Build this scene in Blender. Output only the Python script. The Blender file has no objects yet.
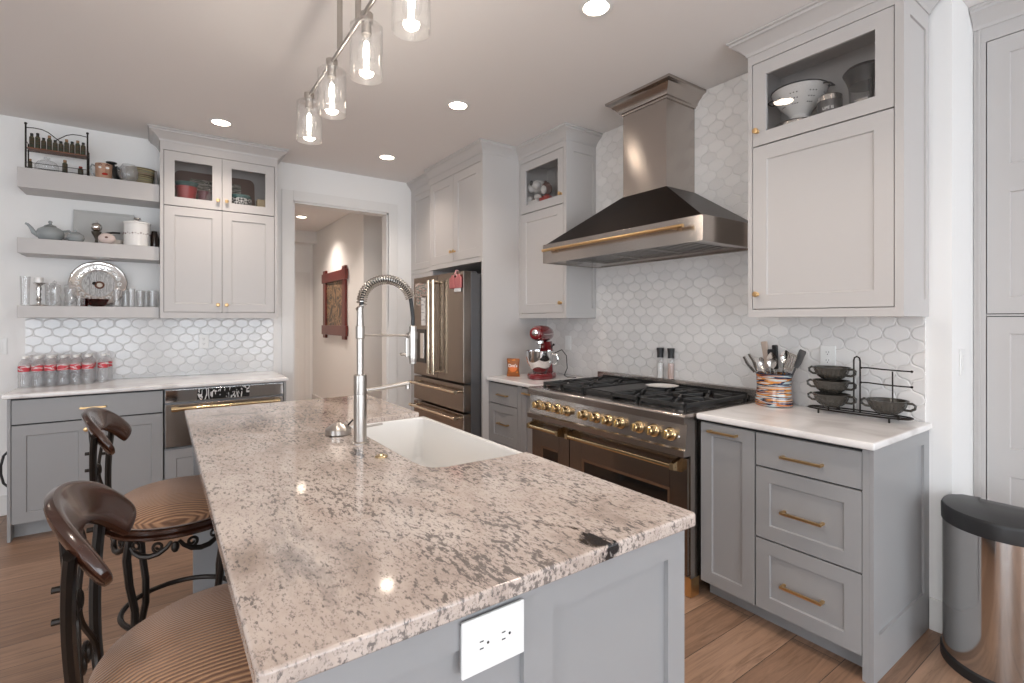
import bpy, bmesh, math, random
from mathutils import Vector, Matrix
R = math.radians
PI = math.pi
random.seed(7)
C = bpy.context.scene.collection
SC = bpy.context.scene

# ------------------------------------------------------------------ camera, world, exposure
cam_d = bpy.data.cameras.new('camera')
cam = bpy.data.objects.new('camera', cam_d)
C.objects.link(cam)
cam.location = (0, 0, 1.37)
cam.rotation_euler = (R(90), 0, R(-35.2))
cam_d.sensor_width = 36
cam_d.lens = 499 / 1024 * 36
cam_d.shift_y = -21.5 / 1024
cam_d.clip_start = 0.02
SC.camera = cam

w = bpy.data.worlds.new('world')
SC.world = w
w.use_nodes = True
bg = w.node_tree.nodes['Background']
bg.inputs[0].default_value = (0.86, 0.93, 1.0, 1)
bg.inputs[1].default_value = 9.3

SC.view_settings.view_transform = 'Standard'
SC.view_settings.look = 'None'
SC.view_settings.gamma = 1
SC.view_settings.use_curve_mapping = False
SC.view_settings.exposure = -0.38
SC.cycles.transparent_max_bounces = 40

WARM = (1.0, 0.86, 0.75)
DOWN_W = 15      # watts of each ceiling downlight
BULB_W = 4       # watts of each pendant bulb
# windows of the room behind the camera: (centre, size x/y, rotation) used for openings and light portals
WIN = [((-1.6, -3.6, 1.35), 2.4, 2.1, 'b'), ((1.4, -3.6, 1.35), 2.4, 2.1, 'b'), ((-4.0, -.6, 1.35), 2.2, 2.1, 'l')]
for c, ww, hh, side in WIN:
    ld = bpy.data.lights.new('window_daylight', 'AREA')
    ld.shape = 'RECTANGLE'; ld.size = ww; ld.size_y = hh
    ld.cycles.is_portal = True
    lo = bpy.data.objects.new('window_daylight', ld); C.objects.link(lo)
    lo.location = c
    lo.rotation_euler = (R(90), 0, 0) if side == 'b' else (R(90), 0, R(-90))   # -Z of the lamp points into the room

# ------------------------------------------------------------------ dimensions shared by the room
XW = 2.80      # range wall
YW = 4.92      # far wall
ZC = 2.81      # ceiling
CT = 0.914     # counter top

# ------------------------------------------------------------------ mesh helper
class MB:
    def __init__(s):
        s.v = []; s.f = []; s.m = []; s.mi = 0
    def add(s, vs, fs):
        b = len(s.v)
        s.v += [tuple(v) for v in vs]
        for f in fs:
            s.f.append([b + i for i in f]); s.m.append(s.mi)
        return s
    def box(s, x0, x1, y0, y1, z0, z1, bev=0.0):
        return s.fbox(W0, x0, x1, z0, z1, -y1, -y0, bev)
    def fbox(s, F, u0, u1, v0, v1, n0, n1, bev=0.0):
        if u1 < u0: u0, u1 = u1, u0
        if v1 < v0: v0, v1 = v1, v0
        if n1 < n0: n0, n1 = n1, n0
        b = min(bev, (u1-u0)*.45, (v1-v0)*.45, (n1-n0)*.45)
        if b <= 0:
            P = [F(u, v, n) for n in (n0, n1) for v in (v0, v1) for u in (u0, u1)]
            return s.add(P, [(0,2,3,1), (4,5,7,6), (0,1,5,4), (2,6,7,3), (0,4,6,2), (1,3,7,5)])
        bm = bmesh.new()
        bmesh.ops.create_cube(bm, size=1)
        for v in bm.verts:
            v.co = Vector((u0 + (v.co.x+.5)*(u1-u0), v0 + (v.co.y+.5)*(v1-v0), n0 + (v.co.z+.5)*(n1-n0)))
        bmesh.ops.bevel(bm, geom=bm.edges[:], offset=b, segments=2, affect='EDGES', profile=.5)
        bm.verts.index_update()
        s.add([F(*v.co) for v in bm.verts], [[v.index for v in f.verts] for f in bm.faces])
        bm.free()
        return s
    def revolve(s, o, ax, prof, seg=24, sx=1.0, sy=1.0, a0=0.0, a1=2*PI, ref=None):
        o = Vector(o); ax = Vector(ax).normalized()
        if ref is None:
            ref = Vector((1, 0, 0)) if abs(ax.x) < .9 else Vector((0, 1, 0))
        e1 = (Vector(ref) - ax*ax.dot(Vector(ref))).normalized(); e2 = ax.cross(e1)
        full = abs(a1-a0-2*PI) < 1e-6
        n = seg if full else seg+1
        vs = []; fs = []
        for r, h in prof:
            for k in range(n):
                a = a0 + (a1-a0)*k/seg
                vs.append(o + ax*h + e1*(r*math.cos(a)*sx) + e2*(r*math.sin(a)*sy))
        for i in range(len(prof)-1):
            for k in range(seg):
                k2 = (k+1) % n
                fs.append((i*n+k, i*n+k2, (i+1)*n+k2, (i+1)*n+k))
        if full:
            if prof[0][0] > 1e-6: fs.append(tuple(range(n-1, -1, -1)))
            if prof[-1][0] > 1e-6: fs.append(tuple((len(prof)-1)*n+k for k in range(n)))
        return s.add(vs, fs)
    def cyl(s, p0, p1, r0, r1=None, seg=16):
        p0 = Vector(p0); p1 = Vector(p1)
        return s.revolve(p0, p1-p0, [(r0, 0), (r0 if r1 is None else r1, (p1-p0).length)], seg)
    def tube(s, pts, r, seg=8, closed=False, flat=1.0):
        pts = [Vector(p) for p in pts]; n = len(pts)
        rs = r if isinstance(r, (list, tuple)) else [r]*n
        t0 = (pts[1]-pts[0]).normalized()
        e = Vector((0, 0, 1)) if abs(t0.z) < .9 else Vector((1, 0, 0))
        e = (e - t0*t0.dot(e)).normalized()
        vs = []; fs = []
        for i, p in enumerate(pts):
            if closed: t = (pts[(i+1) % n]-pts[i-1]).normalized()
            elif i == 0: t = t0
            elif i == n-1: t = (pts[-1]-pts[-2]).normalized()
            else: t = (pts[i+1]-pts[i-1]).normalized()
            e = (e - t*t.dot(e)).normalized(); g = t.cross(e)
            for k in range(seg):
                a = 2*PI*k/seg
                vs.append(p + e*(rs[i]*math.cos(a)) + g*(rs[i]*flat*math.sin(a)))
        for i in range(n if closed else n-1):
            j = (i+1) % n
            for k in range(seg):
                k2 = (k+1) % seg
                fs.append((i*seg+k, i*seg+k2, j*seg+k2, j*seg+k))
        if not closed:
            fs.append(tuple(range(seg-1, -1, -1))); fs.append(tuple((n-1)*seg+k for k in range(seg)))
        return s.add(vs, fs)
    def prism(s, F, pts, n0, n1, bev=0):
        """polygon pts (u,v) extruded along the frame normal"""
        k = len(pts)
        vs = [F(u, v, n0) for u, v in pts] + [F(u, v, n1) for u, v in pts]
        fs = [tuple(range(k-1, -1, -1)), tuple(range(k, 2*k))]
        for i in range(k):
            j = (i+1) % k
            fs.append((i, j, k+j, k+i))
        return s.add(vs, fs)
    def sphere(s, c, r, sx=1, sy=1, sz=1, seg=16):
        n = seg//2
        c = Vector(c); vs = []; fs = []
        prof = [(math.sin(PI*i/n), -math.cos(PI*i/n)) for i in range(n+1)]
        for q, h in prof:
            for k in range(seg):
                a = 2*PI*k/seg
                vs.append(c + Vector((r*sx*q*math.cos(a), r*sy*q*math.sin(a), r*sz*h)))
        for i in range(n):
            for k in range(seg):
                k2 = (k+1) % seg
                fs.append((i*seg+k, i*seg+k2, (i+1)*seg+k2, (i+1)*seg+k))
        return s.add(vs, fs)
    def build(s, name, mats, parent=None, smooth=True, off=None):
        me = bpy.data.meshes.new(name)
        o = bpy.data.objects.new(name, me); C.objects.link(o)
        org = Vector((0, 0, 0))
        if parent is not None:
            org = Vector(ORG.get(parent.name, (0, 0, 0)))
        elif off is not None:
            org = Vector(off)
            o.location = org
        me.from_pydata([tuple(Vector(v)-org) for v in s.v], [], s.f)
        if not isinstance(mats, (list, tuple)): mats = [mats]
        for m in mats: me.materials.append(m)
        for p, mi in zip(me.polygons, s.m):
            p.material_index = mi
        bm = bmesh.new(); bm.from_mesh(me)
        bmesh.ops.remove_doubles(bm, verts=bm.verts, dist=1e-6)
        bmesh.ops.recalc_face_normals(bm, faces=bm.faces)
        bm.to_mesh(me); bm.free()
        if smooth:
            for p in me.polygons: p.use_smooth = True
            me.set_sharp_from_angle(angle=R(35))
            wn_ = o.modifiers.new('weighted_normal', 'WEIGHTED_NORMAL'); wn_.weight = 100; wn_.keep_sharp = True
        if parent is not None:
            o.parent = parent
            ORG[o.name] = tuple(org)
        else:
            ORG[o.name] = tuple(org)
        return o

ORG = {}
class Fr:
    def __init__(s, o, u, n, v=(0, 0, 1)):
        s.o = Vector(o); s.u = Vector(u).normalized(); s.n = Vector(n).normalized(); s.v = Vector(v).normalized()
    def __call__(s, u, v, n):
        return s.o + s.u*u + s.v*v + s.n*n
W0 = Fr((0, 0, 0), (1, 0, 0), (0, -1, 0))
def FX(x): return Fr((x, 0, 0), (0, 1, 0), (-1, 0, 0))     # face plane x = const facing -x; u = world y, v = z
def FY(y): return Fr((0, y, 0), (1, 0, 0), (0, -1, 0))     # face plane y = const facing -y; u = world x, v = z
FZ = Fr((0, 0, 0), (1, 0, 0), (0, 0, 1), (0, 1, 0))        # plan view: u = x, v = y, n = z

def thing(name, label, cat, loc=(0, 0, 0), group=None):
    o = bpy.data.objects.new(name, None); C.objects.link(o)
    o.empty_display_size = .05
    o.location = loc; ORG[o.name] = tuple(loc)
    o['label'] = label; o['category'] = cat
    if group: o['group'] = group
    return o
def tag(o, label, cat, group=None):
    o['label'] = label; o['category'] = cat
    if group: o['group'] = group
    return o
def struct(name, mb, mat, **k):
    o = mb.build(name, mat, **k); o['kind'] = 'structure'; return o
def dup(root, loc, rotz=0, label=None, group=None):
    r = root.copy(); C.objects.link(r); r.location = loc; r.rotation_euler = (0, 0, rotz)
    if label: r['label'] = label
    if group: r['group'] = group
    for ch in list(root.children):
        c = ch.copy(); C.objects.link(c); c.parent = r
        for g in ch.children:
            d = g.copy(); C.objects.link(d); d.parent = c
    return r

# ------------------------------------------------------------------ materials
def newmat(name):
    m = bpy.data.materials.new(name); m.use_nodes = True
    return m, m.node_tree, m.node_tree.nodes['Principled BSDF']
def N(t, kind, **k):
    n = t.nodes.new(kind)
    for a, b in k.items(): setattr(n, a, b)
    return n
def plain(name, col, rough=.5, metal=0.0, spec=.5, coat=0.0, bump=0.0, bscale=60, var=0.0, vscale=8, aniso=0.0):
    m, t, p = newmat(name)
    p.inputs['Base Color'].default_value = (*col, 1)
    p.inputs['Roughness'].default_value = rough
    p.inputs['Metallic'].default_value = metal
    p.inputs['Specular IOR Level'].default_value = spec
    p.inputs['Coat Weight'].default_value = coat
    p.inputs['Coat Roughness'].default_value = .08
    tc = N(t, 'ShaderNodeTexCoord')
    if aniso: p.inputs['Anisotropic'].default_value = aniso
    if var:
        n = N(t, 'ShaderNodeTexNoise'); n.inputs['Scale'].default_value = vscale; n.inputs['Detail'].default_value = 3
        t.links.new(tc.outputs['Object'], n.inputs['Vector'])
        mx = N(t, 'ShaderNodeMix', data_type='RGBA')
        mx.inputs[6].default_value = (*[c*(1-var) for c in col], 1); mx.inputs[7].default_value = (*[min(1, c*(1+var)) for c in col], 1)
        t.links.new(n.outputs['Fac'], mx.inputs[0]); t.links.new(mx.outputs[2], p.inputs['Base Color'])
    if bump:
        n = N(t, 'ShaderNodeTexNoise'); n.inputs['Scale'].default_value = bscale; n.inputs['Detail'].default_value = 2
        t.links.new(tc.outputs['Object'], n.inputs['Vector'])
        b = N(t, 'ShaderNodeBump'); b.inputs['Strength'].default_value = bump; b.inputs['Distance'].default_value = .002
        t.links.new(n.outputs['Fac'], b.inputs['Height']); t.links.new(b.outputs[0], p.inputs['Normal'])
    return m
def brushed(name, col, rough, axis, strength=.02, aniso=.75):
    """metal brushed along the horizontal; highlights stretch across the brushing (up and down)"""
    m, t, p = newmat(name)
    p.inputs['Base Color'].default_value = (*col, 1); p.inputs['Metallic'].default_value = 1
    p.inputs['Roughness'].default_value = rough
    cv = N(t, 'ShaderNodeCombineXYZ'); cv.inputs[0].default_value = .02; cv.inputs[2].default_value = 1
    p.inputs['Anisotropic'].default_value = aniso; t.links.new(cv.outputs[0], p.inputs['Tangent'])
    return m
def emis(name, col, s):
    m, t, p = newmat(name)
    p.inputs['Base Color'].default_value = (*col, 1)
    p.inputs['Emission Color'].default_value = (*col, 1); p.inputs['Emission Strength'].default_value = s
    return m
def thin_glass(name, tint=(1, 1, 1), refl=.5, rough=.0, haze=0.0):
    m, t, p = newmat(name)
    t.nodes.remove(p)
    out = t.nodes['Material Output']
    tr = N(t, 'ShaderNodeBsdfTransparent'); tr.inputs[0].default_value = (*tint, 1)
    gl = N(t, 'ShaderNodeBsdfGlossy'); gl.inputs['Roughness'].default_value = rough
    lw = N(t, 'ShaderNodeLayerWeight'); lw.inputs[0].default_value = .5
    f5 = N(t, 'ShaderNodeMath', operation='POWER'); f5.inputs[1].default_value = 4.0; t.links.new(lw.outputs['Facing'], f5.inputs[0])
    mu = N(t, 'ShaderNodeMath', operation='MULTIPLY_ADD'); mu.inputs[1].default_value = refl*.75; mu.inputs[2].default_value = refl*.05
    t.links.new(f5.outputs[0], mu.inputs[0])
    mx = N(t, 'ShaderNodeMixShader')
    t.links.new(mu.outputs[0], mx.inputs[0])
    t.links.new(tr.outputs[0], mx.inputs[1]); t.links.new(gl.outputs[0], mx.inputs[2])
    if haze:
        df = N(t, 'ShaderNodeBsdfDiffuse'); df.inputs[0].default_value = (.8, .8, .8, 1)
        tl = N(t, 'ShaderNodeBsdfTranslucent'); tl.inputs[0].default_value = (.8, .8, .8, 1)
        m2 = N(t, 'ShaderNodeMixShader'); m2.inputs[0].default_value = .5; t.links.new(df.outputs[0], m2.inputs[1]); t.links.new(tl.outputs[0], m2.inputs[2])
        m3 = N(t, 'ShaderNodeMixShader'); m3.inputs[0].default_value = haze; t.links.new(mx.outputs[0], m3.inputs[1]); t.links.new(m2.outputs[0], m3.inputs[2])
        mx = m3
    t.links.new(mx.outputs[0], out.inputs[0])
    return m
def ramp(t, fac, stops):
    r = N(t, 'ShaderNodeValToRGB')
    el = r.color_ramp.elements
    el[0].position, el[0].color = stops[0][0], (*stops[0][1], 1)
    el[1].position, el[1].color = stops[-1][0], (*stops[-1][1], 1)
    for pz, c in stops[1:-1]:
        e = el.new(pz); e.color = (*c, 1)
    t.links.new(fac, r.inputs[0])
    return r
def M2(t, op, a, b=None, c=None):
    n = N(t, 'ShaderNodeMath', operation=op)
    for i, x in enumerate((a, b, c)):
        if x is None: continue
        if isinstance(x, (int, float)): n.inputs[i].default_value = x
        else: t.links.new(x, n.inputs[i])
    return n.outputs[0]

def arabesque(name, uaxis, tilecol, groutcol, W=.108, H=.119, rough=.12, depth=.6, u_off=0, v_off=0):
    """glazed lantern tiles: ogee curves, grout line and a pillowed edge"""
    m, t, p = newmat(name)
    tc = N(t, 'ShaderNodeTexCoord'); sp = N(t, 'ShaderNodeSeparateXYZ')
    t.links.new(tc.outputs['Object'], sp.inputs[0])
    u = M2(t, 'ADD', sp.outputs['xyz'.index(uaxis)], u_off); v = M2(t, 'ADD', sp.outputs[2], v_off)
    un = M2(t, 'DIVIDE', u, W); vn = M2(t, 'DIVIDE', v, H)
    fu = M2(t, 'SUBTRACT', M2(t, 'FRACT', M2(t, 'ADD', un, .5)), .5)          # -0.5..0.5
    cs = M2(t, 'COSINE', M2(t, 'MULTIPLY', vn, 2*PI))
    c2_ = M2(t, 'MULTIPLY', cs, cs)
    g = M2(t, 'MULTIPLY', cs, M2(t, 'ADD', M2(t, 'MULTIPLY', c2_, M2(t, 'ADD', M2(t, 'MULTIPLY', c2_, 1.101), -1.997)), 1.896))
    bnd = M2(t, 'MULTIPLY', M2(t, 'ADD', g, 1.0), .25)
    e = M2(t, 'SUBTRACT', bnd, M2(t, 'ABSOLUTE', fu))                          # >0 inside tile A
    sn = M2(t, 'SINE', M2(t, 'MULTIPLY', vn, 2*PI))
    sl = M2(t, 'MULTIPLY', M2(t, 'MULTIPLY', sn, M2(t, 'ADD', M2(t, 'MULTIPLY', c2_, M2(t, 'ADD', M2(t, 'MULTIPLY', c2_, 5.505), -5.991)), 1.896)), .25*2*PI*W/H)
    den = M2(t, 'SQRT', M2(t, 'ADD', M2(t, 'MULTIPLY', sl, sl), 1.0))
    d = M2(t, 'DIVIDE', M2(t, 'MULTIPLY', M2(t, 'ABSOLUTE', e), W), den)      # metres to the curve
    gm = N(t, 'ShaderNodeMapRange'); gm.interpolation_type = 'SMOOTHSTEP'
    gm.inputs[1].default_value = .0003; gm.inputs[2].default_value = .0010
    t.links.new(d, gm.inputs[0])
    hm = N(t, 'ShaderNodeMapRange'); hm.interpolation_type = 'SMOOTHSTEP'
    hm.inputs[1].default_value = .0005; hm.inputs[2].default_value = .006
    t.links.new(d, hm.inputs[0])
    # a per-tile id so that each tile is tilted and toned a little differently
    inA = M2(t, 'GREATER_THAN', e, 0)
    idu = M2(t, 'ADD', M2(t, 'MULTIPLY', M2(t, 'ROUND', un), inA), M2(t, 'MULTIPLY', M2(t, 'ADD', M2(t, 'FLOOR', un), .5), M2(t, 'SUBTRACT', 1, inA)))
    idv = M2(t, 'ADD', M2(t, 'MULTIPLY', M2(t, 'ROUND', vn), inA), M2(t, 'MULTIPLY', M2(t, 'ADD', M2(t, 'FLOOR', vn), .5), M2(t, 'SUBTRACT', 1, inA)))
    cb = N(t, 'ShaderNodeCombineXYZ'); t.links.new(idu, cb.inputs[0]); t.links.new(idv, cb.inputs[1])
    wn = N(t, 'ShaderNodeTexWhiteNoise'); t.links.new(cb.outputs[0], wn.inputs[0])
    sw = N(t, 'ShaderNodeSeparateColor'); t.links.new(wn.outputs['Color'], sw.inputs[0])
    tone = M2(t, 'ADD', M2(t, 'MULTIPLY', wn.outputs['Value'], .10), .93)
    tcx = N(t, 'ShaderNodeMix', data_type='RGBA', blend_type='MULTIPLY'); tcx.inputs[0].default_value = 1
    tcx.inputs[6].default_value = (*tilecol, 1)
    cc = N(t, 'ShaderNodeCombineColor')
    for i in range(3): t.links.new(tone, cc.inputs[i])
    t.links.new(cc.outputs[0], tcx.inputs[7])
    mx = N(t, 'ShaderNodeMix', data_type='RGBA'); mx.inputs[6].default_value = (*groutcol, 1)
    t.links.new(gm.outputs[0], mx.inputs[0]); t.links.new(tcx.outputs[2], mx.inputs[7]); t.links.new(mx.outputs[2], p.inputs['Base Color'])
    rr = N(t, 'ShaderNodeMapRange'); rr.inputs[3].default_value = .6; rr.inputs[4].default_value = rough
    t.links.new(gm.outputs[0], rr.inputs[0]); t.links.new(rr.outputs[0], p.inputs['Roughness'])
    tu = M2(t, 'MULTIPLY', M2(t, 'SUBTRACT', un, idu), M2(t, 'MULTIPLY', M2(t, 'SUBTRACT', sw.outputs[0], .5), .35))
    tv = M2(t, 'MULTIPLY', M2(t, 'SUBTRACT', vn, idv), M2(t, 'MULTIPLY', M2(t, 'SUBTRACT', sw.outputs[1], .5), .35))
    hh = M2(t, 'ADD', hm.outputs[0], M2(t, 'ADD', tu, tv))
    b = N(t, 'ShaderNodeBump'); b.inputs['Strength'].default_value = depth; b.inputs['Distance'].default_value = .0035
    t.links.new(hh, b.inputs['Height']); t.links.new(b.outputs[0], p.inputs['Normal'])
    return m

def granite(name):
    m, t, p = newmat(name)
    tc = N(t, 'ShaderNodeTexCoord')
    def noise(scale, vec, detail=4, rough=.6, dist=0):
        n = N(t, 'ShaderNodeTexNoise'); n.inputs['Scale'].default_value = scale; n.inputs['Detail'].default_value = detail
        n.inputs['Roughness'].default_value = rough; n.inputs['Distortion'].default_value = dist
        t.links.new(vec, n.inputs['Vector']); return n.outputs['Fac']
    def mapped(rot, sc):
        mp = N(t, 'ShaderNodeMapping'); mp.inputs['Rotation'].default_value = (0, 0, R(rot)); mp.inputs['Scale'].default_value = sc
        t.links.new(tc.outputs['Object'], mp.inputs[0]); return mp.outputs[0]
    va = mapped(-35, (1, .38, .7)); vb = mapped(-20, (1, .5, .8))
    cloud = noise(3.2, mapped(-35, (1, .5, 1)), 5, .6, .8)
    fleck = noise(112, va, 3, .65)
    fine = noise(210, vb, 2, .6)
    base = ramp(t, noise(7, vb, 6, .65, .6), [(.30, (.36, .295, .255)), (.45, (.52, .435, .385)), (.62, (.62, .545, .495))])
    def layer(prev, mask, col):
        mx = N(t, 'ShaderNodeMix', data_type='RGBA'); t.links.new(mask, mx.inputs[0]); t.links.new(prev, mx.inputs[6])
        mx.inputs[7].default_value = (*col, 1); return mx.outputs[2]
    def step(x, a, b):
        r = N(t, 'ShaderNodeMapRange'); r.inputs[1].default_value = a; r.inputs[2].default_value = b; t.links.new(x, r.inputs[0]); return r.outputs[0]
    thr = M2(t, 'ADD', fleck, M2(t, 'MULTIPLY', M2(t, 'SUBTRACT', cloud, .5), .42))
    c1 = layer(base.outputs[0], M2(t, 'MULTIPLY', step(thr, .545, .63), .85), (.13, .115, .11))
    c2 = layer(c1, M2(t, 'MULTIPLY', step(fine, .55, .66), .7), (.22, .19, .175))
    streak = noise(9, mapped(-30, (1, .22, 1)), 6, .7, .5)
    c3 = layer(c2, M2(t, 'MULTIPLY', step(streak, .58, .70), .6), (.17, .155, .15))
    # the two black mineral veins
    def blob(cx, cy, rad, sc, thr0):
        mp = N(t, 'ShaderNodeMapping', vector_type='TEXTURE'); mp.inputs['Location'].default_value = (cx, cy, .9)
        mp.inputs['Rotation'].default_value = (0, 0, R(rad)); mp.inputs['Scale'].default_value = sc
        t.links.new(tc.outputs['Object'], mp.inputs[0])
        ln = N(t, 'ShaderNodeVectorMath', operation='LENGTH'); t.links.new(mp.outputs[0], ln.inputs[0])
        k = M2(t, 'SUBTRACT', 1.0, ln.outputs['Value'])
        nz = noise(34, va, 4, .7)
        return step(M2(t, 'ADD', k, M2(t, 'MULTIPLY', M2(t, 'SUBTRACT', nz, .5), 2.4)), thr0, thr0+.25)
    c4 = layer(c3, blob(.735, .745, 25, (.045, .070, .1), .3), (.02, .02, .022))
    c4 = layer(c4, blob(.72, .85, 30, (.022, .11, .1), .50), (.05, .035, .03))
    c4 = layer(c4, M2(t, 'MULTIPLY', blob(.55, 1.66, -8, (.05, .22, .2), .62), .9), (.08, .07, .07))
    c4 = layer(c4, M2(t, 'MULTIPLY', blob(.86, 1.12, 40, (.035, .2, .2), .72), .8), (.10, .09, .09))
    c4 = layer(c4, M2(t, 'MULTIPLY', blob(.30, 2.75, 80, (.05, .2, .3), .35), .55), (.30, .26, .24))
    t.links.new(c4, p.inputs['Base Color'])
    p.inputs['Roughness'].default_value = .07
    p.inputs['Specular IOR Level'].default_value = .6
    return m

def planks(name):
    m, t, p = newmat(name)
    tc = N(t, 'ShaderNodeTexCoord'); mp = N(t, 'ShaderNodeMapping'); mp.inputs['Location'].default_value = (.3, -.1215, 0)
    t.links.new(tc.outputs['Object'], mp.inputs[0])
    br = N(t, 'ShaderNodeTexBrick'); br.offset = .37; br.offset_frequency = 2
    for k, vv in (('Scale', 1), ('Mortar Size', .0016), ('Mortar Smooth', .2), ('Bias', 0), ('Brick Width', 1.55), ('Row Height', .1875)):
        br.inputs[k].default_value = vv
    br.inputs['Color1'].default_value = (0, 0, 0, 1); br.inputs['Color2'].default_value = (1, 1, 1, 1); br.inputs['Mortar'].default_value = (.5, .5, .5, 1)
    t.links.new(mp.outputs[0], br.inputs['Vector'])
    tone = ramp(t, br.outputs['Color'], [(0, (.235, .140, .090)), (.5, (.31, .19, .125)), (1, (.38, .24, .162))])
    # grain, shifted per plank
    ad = N(t, 'ShaderNodeVectorMath', operation='ADD'); cb = N(t, 'ShaderNodeCombineXYZ')
    sc = N(t, 'ShaderNodeSeparateColor'); t.links.new(br.outputs['Color'], sc.inputs[0])
    t.links.new(M2(t, 'MULTIPLY', sc.outputs[0], 7.3), cb.inputs[0]); t.links.new(M2(t, 'MULTIPLY', sc.outputs[0], 3.1), cb.inputs[2])
    t.links.new(mp.outputs[0], ad.inputs[0]); t.links.new(cb.outputs[0], ad.inputs[1])
    m2 = N(t, 'ShaderNodeMapping'); m2.inputs['Scale'].default_value = (1.6, 22, 1); t.links.new(ad.outputs[0], m2.inputs[0])
    n1 = N(t, 'ShaderNodeTexNoise'); n1.inputs['Scale'].default_value = 1.6; n1.inputs['Detail'].default_value = 6; n1.inputs['Roughness'].default_value = .65; n1.inputs['Distortion'].default_value = 1.2
    t.links.new(m2.outputs[0], n1.inputs['Vector'])
    gr = ramp(t, n1.outputs['Fac'], [(.32, (.62, .60, .58)), (.5, (.95, .95, .95)), (.68, (1.18, 1.16, 1.14))])
    mx = N(t, 'ShaderNodeMix', data_type='RGBA', blend_type='MULTIPLY'); mx.inputs[0].default_value = 1
    t.links.new(tone.outputs[0], mx.inputs[6]); t.links.new(gr.outputs[0], mx.inputs[7])
    mo = N(t, 'ShaderNodeMix', data_type='RGBA'); t.links.new(br.outputs['Fac'], mo.inputs[0]); t.links.new(mx.outputs[2], mo.inputs[6])
    mo.inputs[7].default_value = (.06, .04, .03, 1)
    t.links.new(mo.outputs[2], p.inputs['Base Color'])
    p.inputs['Roughness'].default_value = .38
    b = N(t, 'ShaderNodeBump'); b.inputs['Strength'].default_value = .25; b.inputs['Distance'].default_value = .002
    hh = M2(t, 'SUBTRACT', M2(t, 'MULTIPLY', n1.outputs['Fac'], .5), br.outputs['Fac'])
    t.links.new(hh, b.inputs['Height']); t.links.new(b.outputs[0], p.inputs['Normal'])
    return m

def quartz(name):
    m, t, p = newmat(name)
    tc = N(t, 'ShaderNodeTexCoord')
    n = N(t, 'ShaderNodeTexNoise'); n.inputs['Scale'].default_value = 3; n.inputs['Detail'].default_value = 6; n.inputs['Distortion'].default_value = 1.5
    t.links.new(tc.outputs['Object'], n.inputs['Vector'])
    r = ramp(t, n.outputs['Fac'], [(.35, (.66, .63, .62)), (.5, (.80, .78, .77)), (.7, (.84, .82, .81))])
    t.links.new(r.outputs[0], p.inputs['Base Color']); p.inputs['Roughness'].default_value = .12
    return m

def stripes(name):
    """ribbed velvet: dark lines along the seat's depth"""
    m, t, p = newmat(name)
    tc = N(t, 'ShaderNodeTexCoord')
    wv = N(t, 'ShaderNodeTexWave', wave_type='BANDS', bands_direction='Y'); wv.inputs['Scale'].default_value = 34; wv.inputs['Distortion'].default_value = .3
    wv.inputs['Detail'].default_value = 1
    t.links.new(tc.outputs['Object'], wv.inputs['Vector'])
    r = ramp(t, wv.outputs['Fac'], [(.1, (.16, .078, .042)), (.5, (.30, .155, .08)), (.9, (.40, .22, .12))])
    t.links.new(r.outputs[0], p.inputs['Base Color']); p.inputs['Roughness'].default_value = .7
    p.inputs['Sheen Weight'].default_value = .35; p.inputs['Sheen Roughness'].default_value = .4
    b = N(t, 'ShaderNodeBump'); b.inputs['Strength'].default_value = .6; b.inputs['Distance'].default_value = .003
    t.links.new(wv.outputs['Fac'], b.inputs['Height']); t.links.new(b.outputs[0], p.inputs['Normal'])
    return m
def banded(name, cols, scale=18, axis=2, noise=.8, rough=.2, across=3.0):
    """painted bands of colour broken up by brush strokes"""
    m, t, p = newmat(name)
    tc = N(t, 'ShaderNodeTexCoord'); mp = N(t, 'ShaderNodeMapping')
    s = [across]*3; s[axis] = scale
    mp.inputs['Scale'].default_value = s; t.links.new(tc.outputs['Object'], mp.inputs[0])
    n = N(t, 'ShaderNodeTexNoise'); n.inputs['Scale'].default_value = 2.4; n.inputs['Detail'].default_value = 2; n.inputs['Distortion'].default_value = noise
    t.links.new(mp.outputs[0], n.inputs['Vector'])
    k = len(cols)
    r = ramp(t, n.outputs['Fac'], [(.30 + .4*i/(k-1), c) for i, c in enumerate(cols)]); r.color_ramp.interpolation = 'CONSTANT'
    t.links.new(r.outputs[0], p.inputs['Base Color']); p.inputs['Roughness'].default_value = rough
    return m

mat_wall = plain('wall_paint', (.86, .855, .845), .6, bump=.06, bscale=220)
mat_ceil = plain('ceiling_paint', (.84, .815, .80), .8, bump=.15, bscale=90)
mat_trim = plain('trim_paint', (.80, .79, .775), .35)
mat_up = plain('pale_cabinet_paint', (.52, .50, .49), .38)
mat_base = plain('grey_cabinet_paint', (.315, .315, .32), .38)
mat_in = plain('cabinet_interior', (.55, .54, .53), .5)
mat_gap = plain('dark_gap', (.03, .03, .03), .8)
mat_gold = plain('brushed_brass', (.74, .50, .25), .28, 1)
mat_goldp = plain('polished_brass', (.72, .56, .33), .12, 1)
mat_champ = plain('champagne_steel', (.80, .70, .55), .14, 1)
mat_steelH = brushed('steel_brushed_y', (.46, .42, .39), .22, 'y')
mat_steelV = brushed('steel_brushed_plain', (.48, .44, .41), .27, 'y')
mat_steelX = brushed('steel_brushed_x', (.58, .55, .52), .22, 'x')
mat_fridge = brushed('fridge_steel', (.27, .23, .20), .22, 'y')
mat_darksteel = plain('dark_grey_steel', (.16, .16, .165), .35, .8)
mat_nickel = plain('brushed_nickel', (.47, .44, .41), .28, 1)
mat_chrome = plain('chrome', (.80, .80, .80), .07, 1)
mat_cone = brushed('blackened_steel', (.036, .026, .021), .34, 'y')
mat_black = plain('black_enamel', (.018, .018, .018), .3)
mat_iron = plain('cast_iron', (.03, .03, .03), .5, .2, bump=.2, bscale=300)
mat_rubber = plain('black_plastic', (.02, .02, .021), .38)
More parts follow.
